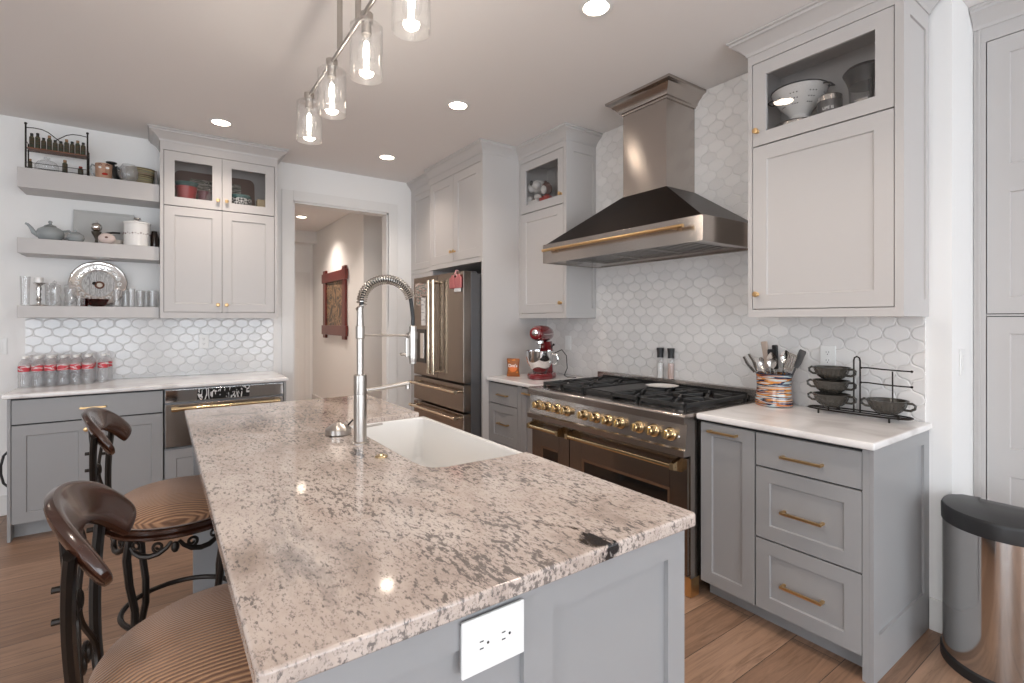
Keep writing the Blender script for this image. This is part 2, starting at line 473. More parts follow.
mat_ovenglass = plain('oven_glass', (.012, .010, .009), .06, spec=.6)
mat_granite = granite('granite')
mat_quartz = quartz('white_quartz')
mat_floor = planks('oak_planks')
mat_tileR = arabesque('lantern_tile_grey', 'y', (.80, .78, .765), (.72, .70, .68), depth=.7)
mat_tileF = arabesque('lantern_tile_white', 'x', (.78, .785, .79), (.56, .56, .56), depth=.5, u_off=.03, W=.102, H=.122)
mat_porc = plain('white_porcelain', (.84, .83, .81), .08, spec=.5)
mat_plate = plain('white_plastic', (.82, .82, .81), .3)
mat_wood = plain('dark_walnut', (.032, .010, .005), .2, var=.5, vscale=14, coat=.3)
mat_woodred = plain('red_mahogany_frame', (.12, .014, .008), .3, var=.2, vscale=10)
mat_bronze = plain('dark_bronze_iron', (.022, .017, .014), .38, .6)
mat_seat = stripes('ribbed_velvet')
mat_glass = thin_glass('clear_glass', (.985, .985, .985), .9)
mat_pane = thin_glass('cabinet_pane', (.93, .93, .93), .9)
mat_bottle = thin_glass('bottle_plastic', (.97, .975, .98), 1.2, .08, haze=.16)
mat_red = plain('red_enamel', (.15, .004, .007), .12, coat=.6)
mat_celadon = plain('grey_glaze', (.30, .325, .33), .12, coat=.4)

# ------------------------------------------------------------------ room shell
XL, YB, YH = -4.0, -3.6, 8.75
XR2 = 3.14     # pantry recess plane
mb = MB(); mb.box(XL-.1, 4.4, YB-.1, 9.4, -.06, 0); struct('floor', mb, mat_floor)
mb = MB(); mb.box(XL-.1, 4.4, YB-.1, 9.4, ZC, ZC+.08); struct('ceiling', mb, mat_ceil)
# far wall with the cased opening x 1.00-1.913, z 0-2.466
OX0, OX1, OZ = 1.001, 1.913, 2.466
mb = MB()
mb.box(XL, OX0, YW, YW+.13, 0, ZC-.001); mb.box(OX1, 3.6, YW, YW+.13, 0, ZC-.001); mb.box(OX0, OX1, YW, YW+.13, OZ, ZC-.001)
struct('wall_back', mb, mat_wall)
mb = MB(); mb.box(XW, XW+.34, .667, YW, 0, ZC-.001); struct('wall_right', mb, mat_wall)
mb = MB(); mb.box(XR2+.62, XR2+.72, YB, .667, 0, ZC-.001); mb.box(XR2, XR2+.62, YB, -.62, 0, ZC-.001); struct('wall_right_return', mb, mat_wall)
# left and rear walls with window openings (daylight of the living side)
def wall_holes(F, a0, a1, holes, n0, n1, name):
    mb = MB(); cur = a0
    for h0, h1, z0, z1 in sorted(holes):
        mb.fbox(F, cur, h0, 0, ZC-.001, n0, n1)
        mb.fbox(F, h0, h1, 0, z0, n0, n1); mb.fbox(F, h0, h1, z1, ZC-.001, n0, n1)
        cur = h1
    mb.fbox(F, cur, a1, 0, ZC-.001, n0, n1)
    struct(name, mb, mat_wall)
hb = [(c[0]-ww/2, c[0]+ww/2, c[2]-hh/2, c[2]+hh/2) for c, ww, hh, s in WIN if s == 'b']
hl = [(c[1]-ww/2, c[1]+ww/2, c[2]-hh/2, c[2]+hh/2) for c, ww, hh, s in WIN if s == 'l']
wall_holes(FY(YB), XL, XR2+.7, hb, 0, .12, 'wall_front')
wall_holes(FX(XL), YB, YW, hl, 0, .12, 'wall_left')
def window(F, holes, k0):
    for i, (a, b, z0, z1) in enumerate(holes):
        mb = MB()
        for u0, u1, v0, v1 in ((a-.08, a, z0-.08, z1+.08), (b, b+.08, z0-.08, z1+.08), (a, b, z1, z1+.08), (a, b, z0-.08, z0), ((a+b)/2-.025, (a+b)/2+.025, z0, z1)):
            mb.fbox(F, u0, u1, v0, v1, -.03 if F.n.y else .0, .0 if F.n.y else .03)
        o = struct('window_%d' % (k0+i), mb, mat_trim)
        g = MB(); g.fbox(F, a, b, z0, z1, .04, .046); g.build('pane', mat_glass, o)
window(Fr((0, YB, 0), (1, 0, 0), (0, -1, 0)), hb, 1)
window(Fr((XL, 0, 0), (0, 1, 0), (-1, 0, 0)), hl, 3)
# hallway beyond the opening
mb = MB(); mb.box(2.09, 2.21, 6.2, YH, 0, ZC-.001); mb.box(2.21, 3.6, 6.2, 6.32, 0, ZC-.001); struct('wall_hall_right', mb, mat_wall)
mb = MB(); mb.box(.45, 2.21, YH, YH+.1, 0, ZC-.001); mb.box(.56, 2.09, YH-.25, YH, 2.62, ZC-.001); struct('wall_hall_back', mb, mat_wall)
mb = MB(); mb.box(.45, .56, YW+.13, YH, 0, ZC-.001); struct('wall_hall_left', mb, mat_wall)
mb = MB(); mb.box(3.5, 3.6, YW+.13, 6.2, 0, ZC-.001); struct('wall_hall_side', mb, mat_wall)
# casing of the opening
mb = MB(); c = .097
F = FY(YW)
mb.fbox(F, OX0-c, OX0, 0, OZ+c, 0, .018, .003); mb.fbox(F, OX1, OX1+c, 0, OZ+c, 0, .018, .003); mb.fbox(F, OX0, OX1, OZ, OZ+c, 0, .018, .003)
mb.box(OX0-.001, OX0+.016, YW-.001, YW+.131, 0, OZ); mb.box(OX1-.016, OX1+.001, YW-.001, YW+.131, 0, OZ); mb.box(OX0, OX1, YW-.001, YW+.131, OZ-.016, OZ)
struct('trim_1', mb, mat_trim)
mb = MB(); mb.box(OX1+c, 2.165, YW-.012, YW, 0, .14); struct('baseboard_back', mb, mat_trim)
mb = MB(); mb.box(-2.6, -.80, YW-.015, YW, 0, .14, .003); struct('baseboard_back_left', mb, mat_trim)
mb = MB(); mb.box(2.785, XW, .652, .742, 0, .14, .003); mb.box(2.785, XR2-.03, .652, .667, 0, .14, .003); struct('baseboard_right', mb, mat_trim)
mb = MB(); mb.box(2.074, 2.0895, 6.2, YH-.015, 0, .14); mb.box(2.074, 3.5, 6.184, 6.1995, 0, .14); mb.box(.56, 1.21, YH-.015, YH-.0005, 0, .14); struct('baseboard_hall', mb, mat_trim)
# narrow paneled door at the end of the hall
mb = MB(); F = FY(YH)
mb.fbox(F, 1.30, 1.96, 0, 2.08, 0, .02, .002); 
for v0, v1 in ((.2, .9), (1.05, 1.95)): mb.fbox(F, 1.40, 1.86, v0, v1, .02, .026, .003)
mb.fbox(F, 1.22, 1.30, 0, 2.16, 0, .03); mb.fbox(F, 1.96, 2.04, 0, 2.16, 0, .03); mb.fbox(F, 1.30, 1.96, 2.08, 2.16, 0, .03)
door = struct('door_1', mb, mat_trim)
k = MB(); k.revolve((1.36, YH-.02, .95), (0, -1, 0), [(.02, 0), (.02, .006), (.008, .01), (.008, .03), (.022, .04), (.022, .055), (0, .06)], 14); k.build('door_knob', mat_nickel, door)

# ------------------------------------------------------------------ joinery helpers
def shaker(mb, F, u0, u1, v0, v1, rail=.06, t=.02, rec=.008, top=None, bot=None):
    tp = rail if top is None else top; bt = rail if bot is None else bot
    mb.fbox(F, u0, u0+rail, v0, v1, 0, t); mb.fbox(F, u1-rail, u1, v0, v1, 0, t)
    mb.fbox(F, u0+rail, u1-rail, v1-tp, v1, 0, t); mb.fbox(F, u0+rail, u1-rail, v0, v0+bt, 0, t)
    a, b, c_, d = u0+rail, u1-rail, v0+bt, v1-tp
    # recessed field with a tiny bevelled lip
    e = .004
    V = [F(a, c_, t), F(b, c_, t), F(b, d, t), F(a, d, t), F(a+e, c_+e, t-rec), F(b-e, c_+e, t-rec), F(b-e, d-e, t-rec), F(a+e, d-e, t-rec)]
    mb.add(V, [(0, 1, 5, 4), (1, 2, 6, 5), (2, 3, 7, 6), (3, 0, 4, 7), (4, 5, 6, 7)])
    return mb
def pull(F, uc, vc, L, parent, vert=False, mat=None, sec=.0055, stand=.032, name='handle'):
    h = MB()
    if vert:
        h.fbox(F, uc-sec, uc+sec, vc-L/2, vc+L/2, stand-2*sec, stand, .0015)
        for s in (-1, 1):
            h.fbox(F, uc-sec, uc+sec, vc+s*(L/2-.006)-sec, vc+s*(L/2-.006)+sec, 0, stand-sec, .0015)
    else:
        h.fbox(F, uc-L/2, uc+L/2, vc-sec, vc+sec, stand-2*sec, stand, .0015)
        for s in (-1, 1):
            h.fbox(F, uc+s*(L/2-.006)-sec, uc+s*(L/2-.006)+sec, vc-sec, vc+sec, 0, stand-sec, .0015)
    return h.build(name, mat or mat_gold, parent)
def knob(F, uc, vc, parent, n=.02):
    h = MB(); h.revolve(F(uc, vc, n), F.n, [(.010, 0), (.010, .003), (.006, .006), (.006, .016), (.014, .019), (.014, .028), (.011, .030), (0, .030)], 18)
    return h.build('knob', mat_gold, parent)
def slab_door(F, u0, u1, v0, v1, parent, mat, name='door', rail=.06, t=.02, top=None, bot=None):
    mb = MB(); shaker(mb, F, u0, u1, v0, v1, rail, t, .008, top, bot)
    return mb.build(name, mat, parent)
def glass_door(F, u0, u1, v0, v1, parent, mat, rail=.062):
    mb = MB(); t = .02
    mb.fbox(F, u0, u0+rail, v0, v1, 0, t); mb.fbox(F, u1-rail, u1, v0, v1, 0, t)
    mb.fbox(F, u0+rail, u1-rail, v1-rail, v1, 0, t); mb.fbox(F, u0+rail, u1-rail, v0, v0+rail, 0, t)
    d = mb.build('door', mat, parent)
    g = MB(); g.fbox(F, u0+rail-.004, u1-rail+.004, v0+rail-.004, v1-rail+.004, .006, .009); g.build('glass_pane', mat_pane, d)
    return d
CROWN = [(0, 0), (.006, 0), (.008, .012), (.012, .018), (.030, .040), (.052, .058), (.064, .064), (.066, .076), (.075, .080), (.075, .092), (0, .092)]
def crown(pts, z0, ztop, parent, mat, scale=1.0, prof=CROWN, name='crown_moulding'):
    """pts: plan polyline on the cabinet faces, outward side on the left hand of travel"""
    mb = MB(); P = [Vector((p[0], p[1], 0)) for p in pts]; n = len(P)
    hs = (ztop-z0)/prof[-1][1]
    nor = []
    for i in range(n-1):
        d = (P[i+1]-P[i]).normalized(); nor.append(Vector((-d.y, d.x, 0)))
    vs = []; k = len(prof)
    for i in range(n):
        if i == 0: m = nor[0]
        elif i == n-1: m = nor[-1]
        else:
            m = (nor[i-1]+nor[i]); m = m/(m.dot(nor[i]))
        for a, b in prof:
            vs.append(P[i] + m*(a*scale) + Vector((0, 0, z0+b*hs)))
    fs = []
    for i in range(n-1):
        for j in range(k):
            j2 = (j+1) % k
            fs.append((i*k+j, i*k+j2, (i+1)*k+j2, (i+1)*k+j))
    fs.append(tuple(range(k))); fs.append(tuple((n-1)*k+j for j in range(k-1, -1, -1)))
    mb.add(vs, fs)
    return mb.build(name, mat, parent)

# ------------------------------------------------------------------ tile backsplashes
mb = MB(); mb.box(XW-.010, XW-.0005, .757, 3.418, CT+.001, ZC-.002)
o = mb.build('tile_backsplash', mat_tileR); tag(o, 'pale grey glossy lantern tile covering the wall behind range and hood', 'backsplash')
mb = MB(); mb.box(-.785, .835, YW-.010, YW-.0005, CT+.001, 1.384)
o = mb.build('tile_backsplash', mat_tileF); tag(o, 'white lantern tile strip on the far wall below the floating shelves', 'backsplash')

# ------------------------------------------------------------------ right base cabinet (drawers)
FB = 2.18; D0 = .020
def carcass(x0, x1, y0, y1, z0, z1, t=.016, back=True, shelves=()):
    mb = MB()
    mb.box(x0, x1, y0, y0+t, z0, z1); mb.box(x0, x1, y1-t, y1, z0, z1)
    mb.box(x0, x1, y0+t, y1-t, z0, z0+t); mb.box(x0, x1, y0+t, y1-t, z1-t, z1)
    for s in shelves: mb.box(x0+.002, x1-t, y0+t, y1-t, s-t/2, s+t/2)
    return mb
cab = thing('base_cabinet', 'grey base cabinet with three brass-handled drawers right of the range', 'cabinet', (2.5, 1.11, 0))
mb = MB()
mb.box(FB+D0+.001, XW-.012, .757, 1.480, .085, .875)
mb.box(FB+.085, XW-.012, .757, 1.480, 0, .085)
mb.box(FB, FB+D0+.0005, .7575, .7815, 0.0, .880)
mb.build('body', mat_base, cab)
mb = MB(); mb.box(FB+D0-.004, FB+D0+.0005, .778, 1.480, .087, .874); mb.build('reveal', mat_gap, cab)
mb = MB()
F = Fr((0, .757, 0), (1, 0, 0), (0, -1, 0))
mb.fbox(F, FB, 2.235, 0, .880, 0, .012); mb.fbox(F, 2.735, XW-.0005, 0, .880, 0, .012)
mb.fbox(F, 2.235, 2.735, .825, .880, 0, .012); mb.fbox(F, 2.235, 2.735, 0, .170, 0, .012)
mb.fbox(F, 2.235, 2.735, .170, .825, 0, .002)
mb.build('end_panel', mat_base, cab)
F = FX(FB+D0)
d = slab_door(F, 1.203, 1.474, .090, .868, cab, mat_base, rail=.058); pull(F, 1.352, .834, .145, d, stand=.05)
for z0, z1, hz, nm in ((.724, .868, .785, 0), (.407, .717, .548, 1), (.092, .400, .233, 1)):
    mb = MB()
    if nm: shaker(mb, F, .784, 1.196, z0, z1, .06)
    else: mb.fbox(F, .784, 1.196, z0, z1, 0, .02, .0015)
    dr = mb.build('drawer', mat_base, cab); pull(F, .998, hz, .165, dr, stand=.05)
# counters
def edge_slab(mb, x0, x1, y0, y1, z0=.884, z1=CT, bev=.009):
    mb.box(x0, x1, y0, y1, z0, z1, bev)
mb = MB(); edge_slab(mb, 2.152, XW-.0005, .733, 1.484)
o = mb.build('countertop', mat_quartz); tag(o, 'short white quartz worktop right of the range under the striped crock', 'countertop')
mb = MB(); edge_slab(mb, 2.152, XW-.0005, 2.752, 3.417)
o = mb.build('countertop', mat_quartz); tag(o, 'short white quartz worktop left of the range under the red mixer', 'countertop')
mb = MB(); edge_slab(mb, -.790, .835, 4.262, YW-.0005)
o = mb.build('countertop', mat_quartz); tag(o, 'long white quartz worktop on the far wall carrying the water bottles', 'countertop')

# left base cabinet
cab = thing('base_cabinet', 'grey base cabinet with brass-handled drawers left of the range', 'cabinet', (2.5, 3.08, 0))
mb = MB(); mb.box(FB+D0+.001, XW-.012, 2.757, 3.417, .085, .880); mb.box(FB+.085, XW-.012, 2.757, 3.417, 0, .085); mb.box(FB, FB+D0, 3.408, 3.417, .085, .88); mb.box(FB, FB+D0, 2.966, 3.018, .085, .88)
mb.build('body', mat_base, cab)
mb = MB(); mb.box(FB+D0-.004, FB+D0+.0005, 2.757, 2.966, .087, .874); mb.box(FB+D0-.004, FB+D0+.0005, 3.018, 3.408, .087, .874); mb.build('reveal', mat_gap, cab)
F = FX(FB+D0)
for z0, z1, hz, nm in ((.712, .868, .785, 0), (.405, .705, .56, 1), (.092, .398, .25, 1)):
    mb = MB()
    if nm: shaker(mb, F, 3.022, 3.404, z0, z1, .06)
    else: mb.fbox(F, 3.022, 3.404, z0, z1, 0, .02, .0015)
    dr = mb.build('drawer', mat_base, cab); pull(F, 3.21, hz, .14, dr, stand=.045)
d = slab_door(F, 2.762, 2.962, .090, .868, cab, mat_base, rail=.05); pull(F, 2.875, .834, .13, d, stand=.045)

# ------------------------------------------------------------------ range
RY0, RY1, RX = 1.490, 2.745, 2.100
rg = thing('range_cooker', 'wide stainless double-oven gas range with polished brass knobs and handles', 'range', (2.45, 2.12, 0))
mb = MB()
mb.box(RX+.022, 2.785, RY0+.001, RY0+.005, .10, .892); mb.box(RX+.022, 2.785, RY1-.004, RY1, .10, .898)
mb.box(RX+.047, 2.785, RY0+.005, RY1-.004, .10, .86)
mb.build('body', mat_steelV, rg)
# bullnose lip and sloping control panel
F = Fr((0, RY0, 0), (1, 0, 0), (0, 1, 0))
lip = [(RX-.030, .862), (RX-.032, .895), (RX-.026, .906), (RX-.016, .911), (2.16, .911), (2.16, .895), (RX+.02, .895), (RX+.02, .862)]
mb = MB(); mb.prism(F, lip, 0, RY1-RY0)
mb.box(2.16, 2.785, RY0, RY0+.05, .893, .911); mb.box(2.16, 2.785, RY1-.05, RY1, .893, .911)
mb.build('top_rim', mat_steelH, rg)
mb = MB(); mb.prism(F, [(RX-.008, .862), (RX+.05, .862), (RX+.05, .705), (RX-.034, .705), (RX-.036, .735), (RX-.020, .742)], 0, RY1-RY0); cp = mb.build('control_panel', mat_steelH, rg)
kx = RX-.014
for ky in (2.640, 2.545, 2.446, 2.356, 2.200, 2.100, 2.003, 1.912, 1.782, 1.684, 1.582):
    h = MB(); o_ = (kx, ky, .800)
    h.revolve(o_, (-1, 0, .10), [(.034, 0), (.034, .006), (.030, .010), (.027, .012), (.027, .016), (.0235, .018), (.0225, .046), (.019, .050), (0, .050)], 28)
    h.box(kx-.058, kx-.048, ky-.004, ky+.004, .785, .825, .002)
    h.build('knob', mat_goldp, rg)
h = MB(); h.revolve((kx, 1.535, .795), (-1, 0, .10), [(.009, 0), (.009, .004), (.006, .007), (0, .007)], 14); h.build('igniter_button', mat_chrome, rg)
# cooktop well, grates, burners, griddle
mb = MB(); mb.box(2.155, 2.735, RY0+.045, RY1-.045, .882, .897, .004); mb.build('cooktop_well', mat_black, rg)
for i, (y0, y1) in enumerate([(1.545, 1.835), (1.84, 1.985), (2.135, 2.395), (2.40, 2.69)] if False else [(1.55, 1.85), (1.86, 2.06), (2.30, 2.49), (2.50, 2.69)]):
    g = MB(); zt = .945; zb = .905
    def bar(x0, x1, ya, yb, z0=zb+.02, z1=zt): g.box(x0, x1, ya, yb, z0, z1, .002)
    bar(2.162, 2.176, y0, y1); bar(2.714, 2.728, y0, y1); bar(2.162, 2.728, y0, y0+.013); bar(2.162, 2.728, y1-.013, y1); bar(2.438, 2.452, y0, y1)
    for cx in (2.305, 2.585):
        cy = (y0+y1)/2
        for k_ in range(6):
            a = k_*PI/3 + PI/6
            dx, dy = math.cos(a), math.sin(a)
            Lm = min(.125/abs(dx) if abs(dx) > .01 else 9, ((y1-y0)/2-.008)/abs(dy) if abs(dy) > .01 else 9)
            p0 = Vector((cx+dx*.035, cy+dy*.035, zt-.008)); p1 = Vector((cx+dx*Lm, cy+dy*Lm, zt-.008))
            Fb = Fr(p0, (p1-p0), (0, 0, 1), Vector((0, 0, 1)).cross((p1-p0).normalized()))
            g.fbox(Fb, 0, (p1-p0).length, -.006, .006, -.010, .010, .002)
    for cx in (2.17, 2.72):
        for cy in (y0+.007, y1-.007): g.box(cx-.008, cx+.008, cy-.006, cy+.006, .897, zb+.025)
    g.build('grate', mat_iron, rg)
    for cx in (2.305, 2.585):
        b_ = MB(); b_.revolve((cx, (y0+y1)/2, .897), (0, 0, 1), [(.050, 0), (.048, .008), (.036, .012), (.036, .017), (.032, .022), (0, .022)], 22)
        b_.build('burner', mat_black, rg)
mb = MB(); mb.box(2.175, 2.715, 2.072, 2.288, .903, .935, .006); mb.fbox(FZ, 2.20, 2.69, 2.09, 2.27, .935, .941, .002); mb.build('griddle', mat_iron, rg)
mb = MB(); mb.box(2.738, 2.786, RY0, RY1, .897, .978, .002); mb.fbox(FX(2.738), RY0+.06, RY1-.06, .925, .955, 0, .003); mb.build('back_riser', mat_steelH, rg)
mb = MB(); mb.fbox(FX(2.736), RY0+.06, RY1-.06, .922, .958, 0, .0025); mb.build('vent_slot', mat_black, rg)
# oven doors
FO = FX(RX+.044)
def oven_door(y0, y1, w0, w1):
    mb = MB(); z0, z1 = .115, .692
    mb.fbox(FO, y0, w0, z0, z1, 0, .042, .003); mb.fbox(FO, w1, y1, z0, z1, 0, .042, .003)
    mb.fbox(FO, w0, w1, z0, .20, 0, .042); mb.fbox(FO, w0, w1, .525, z1, 0, .042)
    a = .018
    V = []
    for (u, v, n) in ((w0, .20, .0421), (w1, .20, .0421), (w1, .525, .0421), (w0, .525, .0421), (w0+a, .20+a, .035), (w1-a, .20+a, .035), (w1-a, .525-a, .035), (w0+a, .525-a, .035)): V.append(FO(u, v, n))
    mb.add(V, [(0, 1, 5, 4), (1, 2, 6, 5), (2, 3, 7, 6), (3, 0, 4, 7)])
    d = mb.build('oven_door', mat_fridge, rg)
    g = MB(); g.fbox(FO, w0+a, w1-a, .20+a, .525-a, .028, .034); g.build('oven_window', mat_ovenglass, d)
    h = MB(); hy0, hy1 = y0+.03, y1-.03; hx = RX-.055
    h.fbox(Fr((hx, 0, .655), (0, 1, 0), (-1, 0, 0)), hy0, hy1, -.011, .011, -.011, .011, .007); h.build('handle', mat_goldp, d)
    for yy in (hy0+.012, hy1-.012):
        b_ = MB(); b_.prism(Fr((0, yy-.011, 0), (1, 0, 0), (0, 1, 0)), [(RX+.003, .62), (RX+.003, .69), (hx-.013, .669), (hx-.013, .640)], 0, .022)
        b_.build('handle_bracket', mat_goldp, d)
oven_door(RY0+.006, 2.352, 1.60, 2.245)
oven_door(2.358, RY1-.006, 2.455, 2.645)
mb = MB(); mb.box(RX+.042, RX+.046, RY0+.008, RY1-.008, .118, .70); mb.build('reveal', mat_gap, rg)
for lx in (RX+.055, 2.70):
    for ly in (RY0+.04, RY1-.04):
        l = MB(); l.box(lx-.025, lx+.045, ly-.035, ly+.035, .0, .10, .006); l.build('leg', mat_gold, rg)

# ------------------------------------------------------------------ hood
HY0, HY1, HX = 1.500, 2.785, 2.235
hd = thing('range_hood', 'stainless chimney hood with black pyramid canopy and brass rail', 'range hood', (2.55, 2.14, 1.77))
mb = MB()
zb, zt = 1.772, 1.905
mb.box(HX, HX+.012, HY0, HY1, zb, zt, .001); mb.box(HX+.012, XW-.012, HY0, HY0+.012, zb, zt); mb.box(HX+.012, XW-.012, HY1-.012, HY1, zb, zt); mb.box(XW-.024, XW-.012, HY0+.012, HY1-.012, zb, zt)
mb.box(HX+.012, XW-.024, HY0+.012, HY1-.012, zt-.006, zt)
band = mb.build('steel_band', mat_steelH, hd)
mb = MB()   # underside: flat rim sloping in to the filter bay
ro = [(HX+.003, HY0+.003), (XW-.014, HY0+.003), (XW-.014, HY1-.003), (HX+.003, HY1-.003)]
ri = [(HX+.10, HY0+.13), (XW-.06, HY0+.13), (XW-.06, HY1-.13), (HX+.10, HY1-.13)]
V = [Vector((x, y, zb+.001)) for x, y in ro]+[Vector((x, y, zb+.020)) for x, y in ri]
mb.add(V, [(0, 4, 5, 1), (1, 5, 6, 2), (2, 6, 7, 3), (3, 7, 4, 0)])
mb.build('underside', mat_steelX, hd)
mb = MB(); mb.box(HX+.09, XW-.05, HY0+.12, HY1-.12, zb+.045, zb+.049); mb.build('filter_bay', mat_black, hd)
fy = [(HY0+.135+i*(HY1-HY0-.27)/3, HY0+.135+(i+1)*(HY1-HY0-.27)/3-.012) for i in range(3)]
for y0, y1 in fy:
    mb = MB(); x0, x1 = HX+.105, XW-.065
    mb.box(x0, x1, y0, y0+.008, zb+.020, zb+.034); mb.box(x0, x1, y1-.008, y1, zb+.020, zb+.034); mb.box(x0, x0+.008, y0, y1, zb+.020, zb+.034); mb.box(x1-.008, x1, y0, y1, zb+.020, zb+.034)
    k_ = 9
    for i in range(k_):
        yy = y0+.014+i*(y1-y0-.028)/(k_-1)
        mb.box(x0+.008, x1-.008, yy-.0075, yy+.0045, zb+.021, zb+.024)
    mb.build('baffle_filter', mat_steelX, hd)
CX0, CY0, CY1, CZ = 2.505, 1.930, 2.275, 2.18
mb = MB()
bo = [(HX+.012, HY0+.012), (XW-.0125, HY0+.012), (XW-.0125, HY1-.012), (HX+.012, HY1-.012)]
tp = [(CX0-.004, CY0-.004), (XW-.0125, CY0-.004), (XW-.0125, CY1+.004), (CX0-.004, CY1+.004)]
V = [Vector((x, y, zt)) for x, y in bo]+[Vector((x, y, CZ)) for x, y in tp]
mb.add(V, [(0, 1, 5, 4), (1, 2, 6, 5), (2, 3, 7, 6), (3, 0, 4, 7), (4, 5, 6, 7), (3, 2, 1, 0)])
mb.build('canopy', mat_cone, hd)
mb = MB(); mb.box(CX0, XW-.012, CY0, CY1, CZ+.0005, ZC-.004, .001); mb.build('chimney', brushed('chimney_steel', (.48, .44, .41), .20, 'y', aniso=.85), hd)
HC = [(0, 0), (.008, 0), (.010, .010), (.020, .014), (.022, .022), (.034, .040), (.050, .052), (.054, .060), (.066, .070), (.082, .076), (.084, .090), (0, .090)]
crown([(XW-.012, CY0), (CX0, CY0), (CX0, CY1), (XW-.012, CY1)], 2.715, ZC-.003, hd, mat_steelH, prof=HC)
mb = MB(); mb.cyl((HX-.045, 1.585, 1.855), (HX-.045, 2.735, 1.855), .010, seg=18); rl = mb.build('rail', mat_gold, hd)
for yy in (1.66, 2.66):
    mb = MB(); mb.cyl((HX-.002, yy, 1.855), (HX-.042, yy, 1.855), .009, seg=14); mb.build('rail_post', mat_gold, rl)

# ------------------------------------------------------------------ wall cabinets on the range wall
UX = 2.482; UB, US, UT = 1.385, 2.252, 2.722
def wall_cab(y0, y1, label, knobside):
    c = thing('wall_cabinet', label, 'cabinet', (2.64, (y0+y1)/2, UB))
    mb = MB(); t = .018; xb = XW-.012
    mb.box(UX+.022, xb, y0+.001, y0+t, UB, UT); mb.box(UX+.022, xb, y1-t, y1-.001, UB, UT)
    mb.box(UX+.022, xb, y0+t, y1-t, UT-.03, UT); mb.box(UX+.022, xb, y0+t, y1-t, US-.012, US+.022); mb.box(UX+.022, xb, y0+t, y1-t, UB, UB+.03)
    mb.box(xb-.008, xb, y0+t, y1-t, UB+.03, UT-.03)
    mb.build('body', mat_up, c)
    # face frame
    F = FX(UX+.022); st = .022
    mb = MB(); mb.fbox(F, y0, y0+st, UB, UT, 0, .022); mb.fbox(F, y1-st, y1, UB, UT, 0, .022)
    mb.fbox(F, y0+st, y1-st, UB, UB+.038, 0, .022); mb.fbox(F, y0+st, y1-st, 2.676, UT+.0, 0, .022)
    mb.build('face_frame', mat_up, c)
    mb = MB(); mb.fbox(F, y0+st, y1-st, US-.006, US+.006, -.002, .003); mb.fbox(F, y0+st-.001, y0+st+.006, UB+.035, 2.68, -.002, .002); mb.fbox(F, y1-st-.006, y1-st+.001, UB+.035, 2.68, -.002, .002)
    mb.build('reveal', mat_gap, c)
    g = .0035
    F2 = FX(UX+.0215)
    d1 = glass_door(F2, y0+st+g, y1-st-g, US+.0035, 2.676-g, c, mat_up, .066)
    d2 = slab_door(F2, y0+st+g, y1-st-g, UB+.038+g, US-.0035, c, mat_up, rail=.07, t=.0205)
    ky = y1-st-.028 if knobside > 0 else y0+st+.028
    knob(F2, ky, US+.075, d1); knob(F2, ky, UB+.115, d2)
    # recessed end panel facing the camera
    F3 = Fr((0, y0+.001, 0), (1, 0, 0), (0, -1, 0)); x0, x1 = UX, XW-.0125
    mb = MB(); mb.fbox(F3, x0, x0+.075, UB, UT, 0, .010); mb.fbox(F3, x1-.035, x1, UB, UT, 0, .010); mb.fbox(F3, x0+.075, x1-.035, UT-.075, UT, 0, .010); mb.fbox(F3, x0+.075, x1-.035, UB, UB+.075, 0, .010)
    mb.fbox(F3, x0+.075, x1-.035, UB+.075, UT-.075, 0, .002)
    mb.build('end_panel', mat_up, c)
    return c
cR = wall_cab(.752, 1.404, 'tall pale wall cabinet right of the hood, cookware behind its top glass door', 1)
crown([(XW-.012, .744), (UX, .744), (UX, 1.404), (XW-.012, 1.404)], UT, ZC-.002, cR, mat_up)
cL = wall_cab(2.823, 3.417, 'tall pale wall cabinet left of the hood, plush toys behind its top glass door', -1)
crown([(XW-.012, 2.814), (UX, 2.814), (UX, 3.417)], UT, ZC-.002, cL, mat_up)

# ------------------------------------------------------------------ fridge enclosure
PX = 2.122
en = thing('fridge_enclosure', 'pale tall panel and deep double-door cabinet over the fridge', 'cabinet', (2.45, 3.9, 0))
mb = MB(); mb.box(PX, XW-.0005, 3.4185, 3.436, 0, UT); mb.build('side_panel', mat_up, en)
mb = MB()
mb.box(PX+.022, XW-.001, 3.4365, 4.40, 1.845, 1.863); mb.box(PX+.022, XW-.001, 3.4365, 4.40, UT-.02, UT)
mb.box(PX+.022, XW-.001, 4.382, 4.40, 1.863, UT-.02); mb.box(XW-.012, XW-.001, 3.4365, 4.382, 1.863, UT-.02)
mb.build('cabinet_body', mat_up, en)
F = FX(PX+.022)
mb = MB(); mb.fbox(F, 3.4365, 4.40, 1.845, 1.886, 0, .022); mb.fbox(F, 3.4365, 4.40, 2.66, UT, 0, .022); mb.fbox(F, 4.365, 4.40, 1.886, 2.66, 0, .022); mb.fbox(F, 3.4365, 3.449, 1.886, 2.66, 0, .022)
mb.build('face_frame', mat_up, en)
mb = MB(); mb.fbox(F, 3.449, 4.365, 1.886, 2.66, -.003, .001); mb.build('reveal', mat_gap, en)
d1 = slab_door(FX(PX+.0215), 3.452, 3.9055, 1.8895, 2.6565, en, mat_up, rail=.075, t=.0205); knob(FX(PX+.0215), 3.935-.055+.0, 1.975, d1)
d2 = slab_door(FX(PX+.0215), 3.9085, 4.362, 1.8895, 2.6565, en, mat_up, rail=.075, t=.0205); knob(FX(PX+.0215), 3.935, 1.975, d2)
crown([(XW-.32, 3.4185), (PX, 3.4185), (PX, 4.402)], UT, ZC-.002, en, mat_up, .7)
